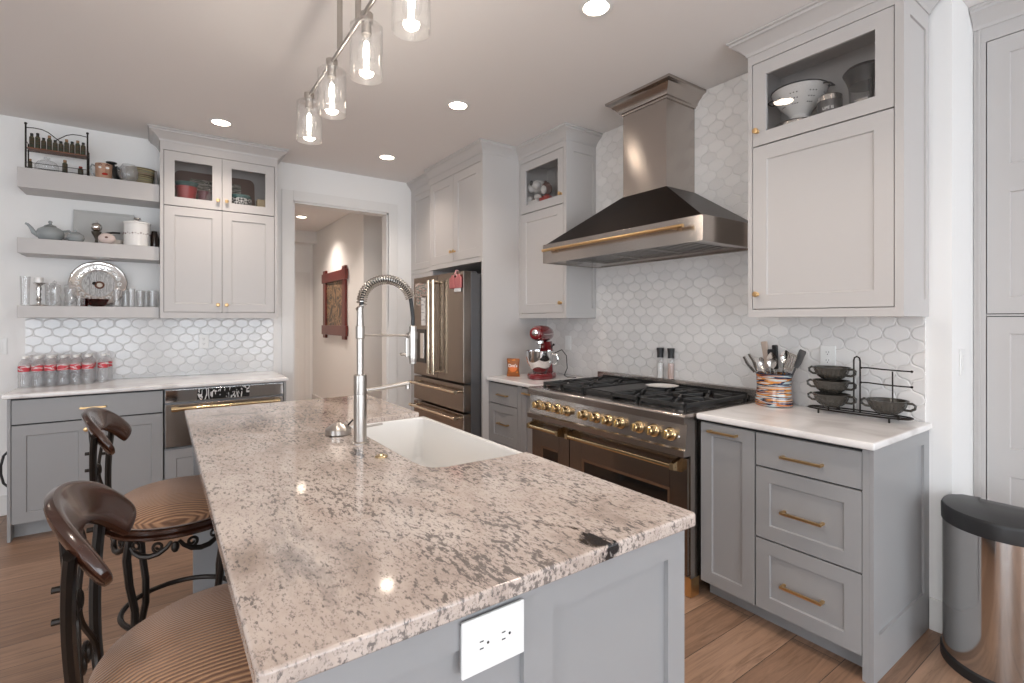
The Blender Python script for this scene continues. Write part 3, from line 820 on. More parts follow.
# tall cabinet in the corner
tc_ = thing('tall_cabinet', 'narrow tall pale cabinet in the corner left of the fridge', 'cabinet', (2.45, 4.66, 0))
TX = 2.168
mb = MB(); mb.box(TX+.022, XW-.001, 4.402, YW-.001, 0, UT); mb.build('body', mat_up, tc_)
F = FX(TX+.022)
mb = MB(); mb.fbox(F, 4.402, 4.44, 0, UT, 0, .022); mb.fbox(F, 4.885, YW-.001, 0, UT, 0, .022); mb.fbox(F, 4.44, 4.885, 2.66, UT, 0, .022); mb.fbox(F, 4.44, 4.885, 1.845, 1.886, 0, .022); mb.fbox(F, 4.44, 4.885, 0, .1, 0, .022)
mb.build('face_frame', mat_up, tc_)
mb = MB(); mb.fbox(F, 4.44, 4.885, .1, 2.66, -.003, .001); mb.build('reveal', mat_gap, tc_)
slab_door(FX(TX+.0215), 4.4435, 4.8815, 1.8895, 2.6565, tc_, mat_up, rail=.06, t=.0205)
slab_door(FX(TX+.0215), 4.4435, 4.8815, .1035, 1.8415, tc_, mat_up, rail=.06, t=.0205)
crown([(TX, 4.404), (TX, YW-.002)], UT, ZC-.002, tc_, mat_up, .7)

# fridge
FX0 = 1.962; FY0, FY1 = 3.447, 4.392
fr = thing('refrigerator', 'stainless french-door refrigerator with champagne bar handles and two drawers', 'refrigerator', (2.35, 3.92, 0))
mb = MB(); mb.box(FX0+.075, 2.76, FY0+.004, FY1-.004, .03, 1.745, .004); mb.box(FX0+.09, 2.10, FY0+.02, FY0+.10, 1.745, 1.762, .003); mb.box(FX0+.09, 2.10, FY1-.10, FY1-.02, 1.745, 1.762, .003)
mb.box(FX0+.10, 2.70, FY0+.03, FY1-.03, 0, .03)
mb.build('body', mat_darksteel, fr)
F = FX(FX0+.070)
ym = 3.908
def fdoor(y0, y1, z0, z1, nm):
    mb = MB(); mb.fbox(F, y0, y1, z0, z1, 0, .070, .006); return mb.build(nm, mat_fridge, fr)
dl = fdoor(ym+.002, FY1, .866, 1.762, 'door'); dr_ = fdoor(FY0, ym-.002, .866, 1.762, 'door')
w1 = fdoor(FY0, FY1, .636, .850, 'drawer'); w2 = fdoor(FY0, FY1, .06, .620, 'drawer')
def vbar(y, par):
    h = MB(); x = FX0-.060
    h.cyl((x, y, .925), (x, y, 1.695), .013, seg=16)
    for z in (.925, 1.695):
        h.cyl((x, y, z-.018), (x, y, z+.018), .0165, seg=16); h.cyl((FX0-.001, y, z), (x, y, z), .010, seg=12)
    h.build('handle', mat_champ, par)
vbar(ym+.045, dl); vbar(ym-.045, dr_)
def hbar(z, par):
    h = MB(); x = FX0-.055
    h.cyl((x, FY0+.055, z), (x, FY1-.055, z), .012, seg=16)
    for y in (FY0+.06, FY1-.06):
        h.cyl((x, y-.022, z), (x, y+.022, z), .0155, seg=16); h.cyl((FX0-.001, y, z), (x, y, z), .010, seg=12)
    h.build('handle', mat_champ, par)
hbar(.795, w1); hbar(.585, w2)
mb = MB(); mb.fbox(FX(FX0-.0005), 4.13, 4.33, .98, 1.285, 0, .004, .002); mb.build('water_dispenser', mat_ovenglass, dl)
mb = MB(); mb.fbox(FX(FX0-.0045), 4.16, 4.235, 1.02, 1.25, 0, .003, .001); mb.build('dispenser_panel', mat_chrome, dl)
# papers held by magnets
def paper(y0, y1, z0, z1, mat, label, cat='paper', name='note_paper', grp=None, n=.0):
    mb = MB(); mb.fbox(FX(FX0-.0006-n), y0, y1, z0, z1, 0, .0018); o = mb.build(name, mat, off=(FX0, (y0+y1)/2, z0)); tag(o, label, cat, grp)
mat_photo = banded('snapshot', [(.25, .12, .10), (.6, .5, .45), (.15, .2, .18), (.65, .4, .35), (.7, .7, .68), (.12, .14, .2)], 12, 2, 1.5, .3)
mat_paper = plain('white_paper', (.8, .8, .79), .6); 
mat_list = banded('handwritten_list', [(.78, .78, .77), (.80, .79, .78), (.35, .35, .36), (.8, .8, .79)], 30, 2, .1, .6)
paper(4.215, 4.355, 1.58, 1.71, mat_photo, 'colourful snapshot at the top left of the fridge door', 'photo', 'snapshot')
paper(4.24, 4.33, 1.505, 1.572, mat_photo, 'small pinkish snapshot on the fridge door below the bigger snapshot', 'photo', 'snapshot')
paper(4.105, 4.205, 1.59, 1.70, mat_photo, 'snapshot beside the fridge door handle, right of the top left one', 'photo', 'snapshot')
paper(4.135, 4.225, 1.32, 1.575, mat_list, 'long white written list held on the left fridge door', 'paper')
# pink oven mitts hanging from a hook on the right door
mat_pink = plain('pink_cloth', (.50, .16, .16), .8, bump=.3, bscale=150); mat_pk2 = plain('pale_pink_cloth', (.62, .33, .33), .8)
mt = thing('oven_mitt', 'pair of pink mitts hanging from a hook over the right fridge door', 'oven mitts', (1.95, 3.56, 1.60))
for yy in (3.505, 3.605):
    mb = MB(); mb.box(1.940, 1.959, yy-.044, yy+.044, 1.625, 1.715, .009); mb.box(1.944, 1.957, yy-.020, yy+.020, 1.70, 1.735, .005); mb.build('mitt', mat_pink, mt)
mb = MB(); mb.tube([(1.975, 3.56, 1.770), (1.956, 3.56, 1.768), (1.952, 3.56, 1.75), (1.950, 3.53, 1.722)], .006, 8); mb.tube([(1.952, 3.565, 1.752), (1.950, 3.59, 1.722)], .005, 8); mb.build('strap', mat_pk2, mt)
mb = MB(); mb.box(1.945, 1.957, 3.475, 3.575, 1.596, 1.626, .005); mb.build('cuff', mat_paper, mt)

# ------------------------------------------------------------------ far wall: base, appliance, shelves, uppers
FYB = 4.290
cab = thing('base_cabinet', 'grey double-door base cabinet under the water bottles on the far wall', 'cabinet', (-.37, 4.6, 0))
mb = MB(); mb.box(-.752, .020, FYB+.021, YW-.016, .10, .880); mb.box(-.752, .020, FYB+.085, YW-.016, 0, .10)
mb.box(-.768, -.752, FYB-.0, YW-.016, 0, .880)
mb.build('body', mat_base, cab)
F = FY(FYB+.0205)
mb = MB(); mb.fbox(F, -.7515, .020, .10, .878, -.001, .003); mb.build('reveal', mat_gap, cab)
mb = MB(); mb.fbox(F, -.748, .017, .722, .872, 0, .0205, .0015); d = mb.build('drawer', mat_base, cab); pull(F, -.36, .795, .135, d, stand=.05)
d1 = slab_door(F, -.748, -.3675, .105, .713, cab, mat_base, rail=.065); d2 = slab_door(F, -.3625, .017, .105, .713, cab, mat_base, rail=.065)
knob(F, -.395, .655, d1); knob(F, -.335, .655, d2)
# black bow pull on the cabinet's left flank
mb = MB(); mb.tube([(-.769, 4.33, .555), (-.790, 4.33, .53), (-.802, 4.33, .47), (-.802, 4.33, .42), (-.790, 4.33, .36), (-.769, 4.33, .335)], .007, 8)
mb.build('bow_handle', mat_rubber, cab)
ap = thing('warming_drawer', 'stainless under-counter appliance with long brass handle and mirror-black top strip', 'appliance', (.41, 4.6, .45))
mb = MB(); mb.box(.026, .800, FYB+.012, YW-.10, .462, .878); mb.build('body', mat_darksteel, ap)
mb = MB(); mb.fbox(FY(FYB+.0115), .030, .796, .470, .770, 0, .030, .003); mb.build('front_panel', mat_fridge, ap)
mb = MB(); mb.fbox(FY(FYB+.0115), .030, .796, .785, .872, 0, .024, .002); pn = mb.build('control_strip', mat_chrome, ap)
mb = MB(); mb.fbox(FY(FYB-.0128), .22, .56, .789, .868, 0, .003, .001); mb.build('display_glass', banded('display_painted_reflection', [(.02, .02, .02), (.02, .02, .02), (.7, .7, .7), (.02, .02, .02)], 8, 0, 3, .05), pn)  # pale band in the colour stands in for a reflection on the glass
h = MB(); h.cyl((.075, FYB-.065, .742), (.755, FYB-.065, .742), .013, seg=16)
for x in (.085, .745): h.cyl((x-.02, FYB-.065, .742), (x+.02, FYB-.065, .742), .018, seg=16); h.cyl((x, FYB-.018, .742), (x, FYB-.065, .742), .011, seg=12)
h.build('handle', mat_goldp, ap)
cab = thing('base_cabinet', 'grey drawer unit below the stainless appliance on the far wall', 'cabinet', (.41, 4.6, 0))
mb = MB(); mb.box(.024, .802, FYB+.022, YW-.016, .10, .455); mb.box(.024, .802, FYB+.085, YW-.016, 0, .10); mb.box(.803, .822, FYB-.002, YW-.016, 0, .880); mb.build('body', mat_base, cab)
mb = MB(); shaker(mb, FY(FYB+.0215), .030, .796, .105, .447, .065); d = mb.build('drawer', mat_base, cab); pull(FY(FYB+.0215), .41, .28, .16, d, stand=.05)

for nm, z0, z1 in (('top', 2.266, 2.398), ('middle', 1.822, 1.925), ('bottom', 1.386, 1.467)):
    mb = MB(); mb.box(-.782, -.003, 4.64, YW-.0005, z0, z1, .002)
    o = mb.build('floating_shelf', mat_up, off=(-.39, 4.78, z0)); tag(o, 'thick pale floating shelf on the far wall, %s of the three' % nm, 'shelf', 'floating shelves')

cab = thing('wall_cabinet', 'pale four-door wall cabinet on the far wall, glass in its top doors', 'cabinet', (.405, 4.75, UB))
WX0, WX1, WY = 0.0, .812, 4.595
mb = MB(); yb = YW-.001; t = .018; U2 = 2.243
mb.box(WX0, WX0+t, WY+.022, yb, UB, UT); mb.box(WX1-t, WX1, WY+.022, yb, UB, UT)
mb.box(WX0+t, WX1-t, WY+.022, yb, UT-.03, UT); mb.box(WX0+t, WX1-t, WY+.022, yb, U2-.012, U2+.022); mb.box(WX0+t, WX1-t, WY+.022, yb, UB, UB+.03); mb.box(WX0+t, WX1-t, yb-.008, yb, UB+.03, UT-.03)
mb.build('body', mat_up, cab)
F = FY(WY+.022)
mb = MB(); mb.fbox(F, WX0, WX0+.022, UB, UT, 0, .022); mb.fbox(F, WX1-.022, WX1, UB, UT, 0, .022); mb.fbox(F, WX0+.022, WX1-.022, UB, UB+.044, 0, .022); mb.fbox(F, WX0+.022, WX1-.022, 2.661, UT, 0, .022)
mb.build('face_frame', mat_up, cab)
mb = MB(); mb.fbox(F, WX0+.022, WX1-.022, U2-.006, U2+.006, -.002, .003); mb.fbox(F, .402, .410, UB+.04, 2.66, -.002, .003); mb.fbox(F, WX0+.021, WX0+.027, UB+.04, 2.665, -.002, .002); mb.fbox(F, WX1-.027, WX1-.021, UB+.04, 2.665, -.002, .002); mb.build('reveal', mat_gap, cab)
F2 = FY(WY+.0215)
for a, b, ks in ((WX0+.0255, .4045, .376), (.4075, WX1-.0255, .436)):
    d1 = glass_door(F2, a, b, U2+.0035, 2.6575, cab, mat_up, .066); d2 = slab_door(F2, a, b, UB+.0475, U2-.0035, cab, mat_up, rail=.066, t=.0205)
    knob(F2, ks, U2+.075, d1); knob(F2, ks, UB+.105, d2)
crown([(WX1, YW-.001), (WX1, WY), (WX0, WY), (WX0, YW-.001)], UT, ZC-.002, cab, mat_up)

# pantry cabinet on the right
pc = thing('pantry_cabinet', 'tall pale grey pantry cabinet with panelled doors behind the trash can', 'cabinet', (3.3, 0, 0))
PX3 = 3.118
mb = MB(); mb.box(PX3+.022, XR2+.6, -.60, .664, 0, 2.72); mb.build('body', mat_up, pc)
F = FX(PX3+.022)
mb = MB(); mb.fbox(F, .622, .664, 0, 2.72, 0, .022); mb.fbox(F, -.6, -.56, 0, 2.72, 0, .022); mb.fbox(F, -.56, .622, 2.655, 2.72, 0, .022); mb.fbox(F, -.56, .622, 1.388, 1.396, 0, .018); mb.fbox(F, -.56, .622, 0, .1, 0, .022)
mb.fbox(F, .640, .648, 0, 2.72, .022, .026); mb.build('face_frame', mat_up, pc)
mb = MB(); mb.fbox(F, -.56, .622, .1, 2.655, -.002, .001); mb.build('reveal', mat_gap, pc)
for a, b in ((.034, .618), (-.556, .028)):
    for z0, z1 in ((.104, 1.384), (1.400, 2.651)):
        mb = MB(); zm = z0+(z1-z0)*.47
        shaker(mb, FX(PX3+.0215), a, b, z0, zm+.035, .075, t=.0205); shaker(mb, FX(PX3+.0215), a, b, zm+.035, z1, .075, t=.0205, bot=.05); mb.build('door', mat_up, pc)
crown([(PX3, -.60), (PX3, .664)], 2.72, ZC-.002, pc, mat_up)

# ------------------------------------------------------------------ island
IX0, IX1, IY0, IY1 = .101, 1.040, .712, 3.020
SX0, SY0, SY1 = .668, 1.385, 2.283
isl = thing('kitchen_island', 'grey kitchen island base with shaker end panels', 'island', (.58, 1.86, 0))
mb = MB(); by0, by1 = .732, 2.985; bx0, bx1 = .395, 1.018
mb.box(bx0, bx0+.02, by0+.045, by1-.045, .0, .880); mb.box(bx0+.02, bx1-.02, by0+.045, by1-.045, .09, .11)
mb.box(bx1-.02, bx1, by0+.045, SY0-.005, .09, .880); mb.box(bx1-.02, bx1, SY1+.005, by1-.045, .09, .880); mb.box(bx1-.02, bx1, SY0-.005, SY1+.005, .09, .62); mb.box(bx1-.08, bx1-.06, by0+.045, by1-.045, 0, .09)
mb.build('body', mat_base, isl)
def endpan(y, sgn, nm):
    F = Fr((0, y, 0), (1, 0, 0), (0, sgn, 0)); mb = MB()
    mb.fbox(F, .135, 1.0175, 0, .881, -.044, -.012)
    zt_, zb_ = .818, .13
    for a, b in ((.135, .205), (.543, .612), (.957, 1.0175)): mb.fbox(F, a, b, 0, .881, -.012, 0)
    for a, b in ((.205, .543), (.612, .957)):
        mb.fbox(F, a, b, zt_, .881, -.012, 0); mb.fbox(F, a, b, 0, zb_, -.012, 0)
    return mb.build('end_panel', mat_base, isl)
endpan(by0, -1, 'a'); endpan(by1, 1, 'b')
FI = Fr((bx1, 0, 0), (0, 1, 0), (1, 0, 0))
for a, b, z1 in ((.79, 1.37, .872), (SY0+.01, 1.83, .61), (1.84, SY1-.01, .61), (2.30, 2.93, .872)):
    slab_door(FI, a, b, .10, z1, isl, mat_base, rail=.06)
# slab: plan outline with the sink notch, eased edges through a bevel
bm = bmesh.new()
rc = .012
def rcorner(cx, cy, a0):
    return [(cx+rc*math.cos(R(a0+i*22.5)), cy+rc*math.sin(R(a0+i*22.5))) for i in range(5)]
out = rcorner(IX0+rc, IY0+rc, 180)+rcorner(IX1-rc, IY0+rc, 270)+[(IX1, SY0), (SX0+.24, SY0)]
out += [(SX0+.06, SY0+.004), (SX0+.022, SY0+.022), (SX0+.004, SY0+.06), (SX0, SY0+.12), (SX0, SY1-.05), (SX0+.015, SY1-.015), (SX0+.05, SY1), (IX1+.006, SY1)]
out += rcorner(IX1-rc, IY1-rc, 0)+rcorner(IX0+rc, IY1-rc, 90)
vs = [bm.verts.new((x, y, .882)) for x, y in out]
f = bm.faces.new(vs)
g = bmesh.ops.extrude_face_region(bm, geom=[f]); 
for v in [e for e in g['geom'] if isinstance(e, bmesh.types.BMVert)]: v.co.z = CT
bm.normal_update()
bmesh.ops.recalc_face_normals(bm, faces=bm.faces)
ed = [e for e in bm.edges if abs(e.verts[0].co.z-e.verts[1].co.z) < 1e-5]
bmesh.ops.bevel(bm, geom=ed, offset=.006, segments=3, affect='EDGES', profile=.5)
bm.verts.index_update()
mb = MB(); mb.add([v.co[:] for v in bm.verts], [[v.index for v in f.verts] for f in bm.faces]); bm.free()
o = mb.build('countertop', mat_granite); tag(o, 'polished speckled granite island worktop notched around the white sink', 'countertop')
# outlet box on the island end
def duplex(F, uc, vc, horiz, label, name='electrical_outlet', n=.0, w_=.071, h_=.115, gangs=1):
    t_ = thing(name, label, 'outlet', F(uc, vc, n))
    a, b = (h_/2, w_/2) if horiz else (w_/2*(1 if gangs == 1 else 1.6), h_/2)
    mb = MB(); mb.fbox(F, uc-a, uc+a, vc-b, vc+b, n+.001, n+.007, .002); pl = mb.build('cover_plate', mat_plate, t_)
    for s in (-1, 1):
        du, dv = (s*.0225, 0) if horiz else (0, s*.0205)
        mb = MB(); pts = []
        for i in range(20):
            q = 2*PI*i/20; pu = .0165*math.cos(q); pv = .0165*math.sin(q)
            if horiz: pu = max(-.0165, min(.0165, pu)); pv = max(-.0135, min(.0135, pv))
            else: pu = max(-.0135, min(.0135, pu))
            pts.append((uc+du+pu, vc+dv+pv))
        mb.prism(F, pts, n+.007, n+.0085); mb.build('socket', mat_plate, t_)
        mb = MB()
        for q in (-1, 1):
            if horiz: mb.fbox(F, uc+du-.004-.0045, uc+du+.0035-.0045, vc+dv+q*.006-.001, vc+dv+q*.006+.001, n+.0085, n+.0089)
            else: mb.fbox(F, uc+du+q*.006-.001, uc+du+q*.006+.001, vc+dv, vc+dv+.008, n+.0085, n+.0089)
        cu, cv = (uc+du+.008, vc+dv) if horiz else (uc+du, vc+dv-.007)
        mb.revolve(F(cu, cv, n+.0085), F.n, [(.0025, 0), (.0025, .0004)], 10)
        mb.build('slots', mat_rubber, t_)
    return t_
ob = duplex(FY(by0), .472, .820, True, 'white horizontal power outlet on the near end of the island', n=.004, w_=.095, h_=.128)
mb = MB(); mb.fbox(FY(by0), .409, .535, .782, .860, .0003, .0048); mb.build('backing_box', mat_base, ob)
duplex(FY(YW-.0105), .300, 1.190, False, 'white outlet in the white tile on the far wall')
duplex(FX(XW-.0105), 1.152, 1.182, False, 'white outlet in the tile behind the stacked bowls')
def rocker(F, uc, vc, label, k=1):
    t_ = thing('light_switch', label, 'light switch', F(uc, vc, 0)); w_ = .036+.023*(k-1)
    mb = MB(); mb.fbox(F, uc-w_, uc+w_, vc-.058, vc+.058, .001, .007, .002); mb.build('cover_plate', mat_plate, t_)
    for i in range(k):
        mb = MB(); u = uc+(i-(k-1)/2)*.046; mb.fbox(F, u-.016, u+.016, vc-.033, vc+.033, .007, .010, .001); mb.build('rocker', mat_plate, t_)
rocker(FX(XW-.0105), 3.135, 1.180, 'white rocker switch in the tile left of the range')
rocker(FY(YW), -.915, 1.185, 'white light switch on the far wall left of the tile')
rocker(FY(.667), 2.935, 1.180, 'white switch plate on the narrow wall right of the wall cabinet')
duplex(FX(2.0895), 6.35, .38, False, 'low white outlet on the hallway wall under the artwork')

# sink
sk = thing('farmhouse_sink', 'white porcelain farmhouse sink set in the island', 'sink', (.87, 1.83, .65))
x0, x1, y0, y1, zt_, zb_ = SX0-.022, 1.072, SY0-.0+.003, SY1-.003, .893, .660
wl = .026
def rr(x0, x1, y0, y1, r, n=5):
    P = []
    for cx, cy, a in ((x1-r, y0+r, -90), (x1-r, y1-r, 0), (x0+r, y1-r, 90), (x0+r, y0+r, 180)):
        for i in range(n+1): P.append((cx+r*math.cos(R(a+90*i/n)), cy+r*math.sin(R(a+90*i/n))))
    return P
rings = [(rr(x0, x1, y0, y1, .014), zb_), (rr(x0, x1, y0, y1, .014), zt_-.006), (rr(x0+.005, x1-.005, y0+.005, y1-.005, .012), zt_),
         (rr(x0+wl-.004, x1-wl+.004, y0+wl-.004, y1-wl+.004, .03), zt_), (rr(x0+wl, x1-wl, y0+wl, y1-wl, .03), zt_-.006),
         (rr(x0+wl+.006, x1-wl-.006, y0+wl+.006, y1-wl-.006, .04), zb_+.045), (rr(x0+wl+.02, x1-wl-.02, y0+wl+.02, y1-wl-.02, .05), zb_+.022)]
V = []; Fc = []; n_ = len(rings[0][0])
for ring, z in rings: V += [(x, y, z) for x, y in ring]
for i in range(len(rings)-1):
    for k in range(n_): Fc.append((i*n_+k, i*n_+(k+1) % n_, (i+1)*n_+(k+1) % n_, (i+1)*n_+k))
Fc.append(tuple(range(n_-1, -1, -1))); Fc.append(tuple((len(rings)-1)*n_+k for k in range(n_)))
for i_, v_ in enumerate(V):       # keep the part under the granite clear of the slab
    if v_[2] > .88 and v_[0] < SX0+.002: V[i_] = (v_[0], v_[1], .8795)
mb = MB(); mb.add(V, Fc); mb.build('basin', mat_porc, sk)
mb = MB(); mb.revolve((.86, 1.83, zb_+.0225), (0, 0, 1), [(.045, 0), (.045, .002), (.034, .003), (.030, -.0), (0, -.0)], 24); mb.build('drain', mat_nickel, sk)
# faucet
fx, fyy = .607, 1.838
fc = thing('kitchen_faucet', 'tall brushed nickel spring-neck faucet with side spout arm', 'faucet', (fx, fyy, CT))
mb = MB(); mb.revolve((fx, fyy, CT), (0, 0, 1), [(.031, .0005), (.031, .004), (.0235, .008), (.0235, .175), (.0225, .178), (.0225, .182), (.0235, .185), (.0235, .252), (.020, .254), (0, .254)], 32); mb.build('body', mat_nickel, fc)
mb = MB(); mb.revolve((fx, fyy, CT), (0, 0, 1), [(.0125, .252), (.0125, .385), (.016, .388), (.0165, .392), (.0165, .432), (.0135, .435), (.011, .50), (.0105, .505), (0, .505)], 28); mb.build('riser', mat_nickel, fc)
# arc
def arcpts(n=60):
    P = [Vector((fx+.002, fyy, 1.40)), Vector((fx+.005, fyy, 1.425))]
    cx, cz, rx, rz = fx+.104, 1.435, .0985, .090
    for i in range(n+1):
        a = PI - PI*.93*i/n
        P.append(Vector((cx+rx*math.cos(a), fyy, cz+rz*math.sin(a))))
    return P
ap_ = arcpts()
mb = MB(); mb.tube(ap_, .0085, 10); end = ap_[-1]
mb.tube([end, end+Vector((.006, 0, -.04)), end+Vector((.010, 0, -.075)), Vector((.817, fyy, 1.345))], .0075, 10); mb.build('hose', mat_rubber, fc)
mb = MB(); pts = []; turns = 31
L = len(ap_)-1
for i in range(turns*10+1):
    s_ = i/(turns*10)*L; j = min(int(s_), L-1); q = s_-j
    p = ap_[j].lerp(ap_[j+1], q); tdir = (ap_[j+1]-ap_[j]).normalized(); side = Vector((0, 1, 0)); up = tdir.cross(side)
    a = 2*PI*i/10
    pts.append(p+side*(.0172*math.cos(a))+up*(.0172*math.sin(a)))
mb.tube(pts, .0026, 6); mb.build('spring', mat_nickel, fc)
mb = MB(); mb.revolve((.817, fyy, 1.348), (0, 0, -1), [(.010, 0), (.0145, .004), (.0145, .05), (.0165, .055), (.0165, .128), (.014, .140), (.014, .150), (0, .150)], 24); mb.build('spray_head', mat_nickel, fc)
mb = MB(); mb.box(.785, .800, fyy-.005, fyy+.005, 1.225, 1.30, .002); mb.tube([(.785, fyy, 1.235), (.77, fyy, 1.235), (.765, fyy, 1.24)], .005, 8); mb.build('spray_trigger', mat_nickel, fc)
mb = MB(); mb.cyl((fx+.014, fyy, 1.314), (.795, fyy, 1.309), .0045, seg=10); mb.revolve((.817, fyy, 1.295), (0, 0, 1), [(.0185, 0), (.0185, .028), (.015, .028), (.015, 0)], 20); mb.cyl((.793, fyy, 1.309), (.803, fyy, 1.309), .010, seg=12); mb.build('docking_arm', mat_nickel, fc)
mb = MB(); mb.tube([(fx+.02, fyy, 1.108), (fx+.06, fyy, 1.110), (.80, fyy, 1.122)], .0095, 12); mb.cyl((.795, fyy, 1.124), (.795, fyy, 1.100), .0085, seg=12); mb.build('spout_arm', mat_nickel, fc)
mb = MB(); mb.cyl((fx+.02, fyy, .972), (fx+.085, fyy, .975), .0045, seg=10); mb.build('lever', mat_nickel, fc)
mb = MB(); mb.revolve((.602, 1.608, CT+.0005), (0, 0, 1), [(.021, 0), (.021, .003), (.017, .006), (.008, .006), (.007, .010), (0, .010)], 26)
o = mb.build('air_switch_button', mat_goldp, off=(.602, 1.608, CT)); tag(o, 'small round brass button set in the granite in front of the faucet', 'button')
sc_ = thing('sink_strainer', 'stainless domed sink strainer lying on the granite left of the faucet', 'strainer', (.583, 2.03, CT))
mb = MB(); mb.revolve((.583, 2.03, CT+.0005), (0, 0, 1), [(.046, 0), (.050, .003), (.050, .022), (.047, .025), (.030, .036), (.012, .046), (0, .048)], 32); mb.build('dome', mat_nickel, sc_)
mb = MB(); mb.tube([(.615, 2.02, CT+.030), (.637, 2.02, CT+.052), (.652, 2.02, CT+.045), (.655, 2.02, CT+.012)], .0035, 8); mb.build('wire_handle', mat_bronze, sc_)

# ------------------------------------------------------------------ bar stools
def make_stool(label):
    """faces +x; origin on the floor below the seat centre"""
    st = thing('bar_stool', label, 'stool', (0, 0, 0), 'scroll-backed bar stools at the island')
    r = .235
    mb = MB(); mb.revolve((0, 0, .615), (0, 0, 1), [(r-.01, 0), (r+.004, .010), (r+.008, .028), (r-.004, .044), (r-.05, .072), (r-.12, .090), (.05, .098), (0, .100)], 48); mb.build('seat_cushion', mat_seat, st)
    mb = MB(); mb.revolve((0, 0, .577), (0, 0, 1), [(r-.03, 0), (r, 0), (r+.010, .008), (r+.010, .016), (r-.005, .020), (r-.005, .026), (r+.006, .030), (r+.006, .037), (r-.03, .038)], 48); mb.build('seat_ring', mat_wood, st)
    # four curved legs
    for a in (45, 135, 225, 315):
        c_, s_ = math.cos(R(a)), math.sin(R(a))
        P = [(q*c_, q*s_, z) for q, z in ((.205, .58), (.215, .50), (.205, .40), (.185, .30), (.185, .20), (.215, .09), (.245, .0))]
        mb = MB(); mb.tube(P, [.013, .014, .013, .013, .013, .013, .015], 8)
        mb.build('leg', mat_bronze, st)
    mb = MB(); mb.tube([(.192*math.cos(2*PI*i/40), .192*math.sin(2*PI*i/40), .235) for i in range(40)], .010, 8, True, ); mb.build('foot_ring', mat_bronze, st)
    # scrollwork apron: paired volutes hung between the legs on each of four sides
    mb = MB()
    for a in (0, 90, 180, 270):
        ux, uy = -math.sin(R(a)), math.cos(R(a)); nx, ny = math.cos(R(a)), math.sin(R(a))
        def Pt(u, z):
            ang = u/.21
            return (.212*(nx*math.cos(ang)+ux*math.sin(ang)), .212*(ny*math.cos(ang)+uy*math.sin(ang)), z)
        for s in (-1, 1):
            P = [Pt(s*.150, .545), Pt(s*.135, .527), Pt(s*.11, .515), Pt(s*.08, .513), Pt(s*.05, .522), Pt(s*.025, .540), Pt(s*.012, .560)]
            mb.tube(P, [.006, .009, .010, .010, .010, .008, .006], 8)
            sp = []
            for i in range(22):
                q = i/21; ra = .020*(1-.75*q); an = -PI/2 + s*0 + 2*PI*1.25*q
                sp.append(Pt(s*(.052+ra*math.cos(an)), .545+ra*math.sin(an)))
            mb.tube(sp, .0055, 6)
            sp = [Pt(s*(.128+.012*math.cos(2*PI*i/12)), .552+.012*math.sin(2*PI*i/12)) for i in range(12)]
            mb.tube(sp, .005, 6, True)
        mb.sphere(Pt(0, .538), .014, 1, 1, 1.5, 10)
    mb.build('scroll_apron', mat_bronze, st)
    # back stiles (flat bronze bars) from the ring up to the crest
    def arcp(y, z, off=0):
        t_ = (z-.59)/.44
        return Vector((-.232 - .052*max(0, t_)**.7 + (.5+1.35*min(1, max(0, t_)))*y*y + off, y, z))
    for s in (-1, 1):
        P = []
        for i in range(13):
            z = .585+.375*i/12
            y = s*(.085+.075*(i/12)**1.2)
            P.append(arcp(y, z, -.006))
        mb = MB(); mb.tube(P, .011, 8, flat=1.9)
        o_ = mb.build('back_stile', mat_bronze, st)
        for k_ in (8, 10):
            bo = MB(); p = P[k_]; bo.cyl(p, p+Vector((-.022, 0, 0)), .006, seg=8); bo.build('bolt', mat_bronze, o_)
    # splat scrollwork
    mb = MB()
    for s in (-1, 1):
        P = []
        for i in range(30):
            q = i/29; z = .60+.36*q; y = s*(.045+.032*math.sin(q*3*PI))
            P.append(arcp(y, z))
        mb.tube(P, .006, 6)
        for zc in (.69, .80, .91):
            mb.tube([arcp(s*.02+.018*math.cos(2*PI*i/14), zc+.018*math.sin(2*PI*i/14)) for i in range(14)], .005, 6, True)
    mb.build('back_scroll', mat_bronze, st)
    # wooden crest: an arched board with drooping rounded ears, curved around the sitter
    n = 57; th = .030; rows = []; kk = 1.40; lean = math.tan(R(27)); cl, sl_ = math.cos(R(27)), math.sin(R(27))
    for i in range(n):
        u = math.sin(PI/2*(-1+2*i/(n-1)))*.999
        y = .192*u
        e = math.sqrt(max(0, 1-(max(0, abs(u)-.62)/.38)**2))      # rounding of the ear
        zt0 = 1.036-.072*abs(u)**2.2; zb0 = .950-.072*min(1, (abs(u)/.70))**2.6
        mid = (zt0+zb0)/2; hz = max(.004, (zt0-zb0)/2*e)
        nx_, ny_ = -1.0, 2*kk*y; L_ = math.hypot(nx_, ny_); nx_ /= L_; ny_ /= L_
        row = []
        for k_ in range(20):
            a = 2*PI*k_/20; ca, sa = math.cos(a), math.sin(a)
            pt = math.copysign(abs(ca)**.6, ca)*th/2*(.35+.65*e); ph = math.copysign(abs(sa)**.75, sa)*hz
            q = (mid-.955)*lean + pt*cl + ph*lean
            row.append(Vector((-.258+kk*y*y + nx_*q, y+ny_*q, mid+ph-pt*sl_)))
        rows.append(row)
    V = [p for r_ in rows for p in r_]; Fc = []
    for i in range(n-1):
        for k_ in range(20): Fc.append((i*20+k_, i*20+(k_+1) % 20, (i+1)*20+(k_+1) % 20, (i+1)*20+k_))
    Fc.append(tuple(range(19, -1, -1))); Fc.append(tuple((n-1)*20+k_ for k_ in range(20)))
    mb = MB(); mb.add(V, Fc); mb.build('crest_rail', mat_wood, st)
    return st
stool = make_stool('nearest bar stool with striped tan seat, in the lower left of the view')
stool.location = (.125, 1.30, 0); stool.rotation_euler = (0, 0, R(-4))
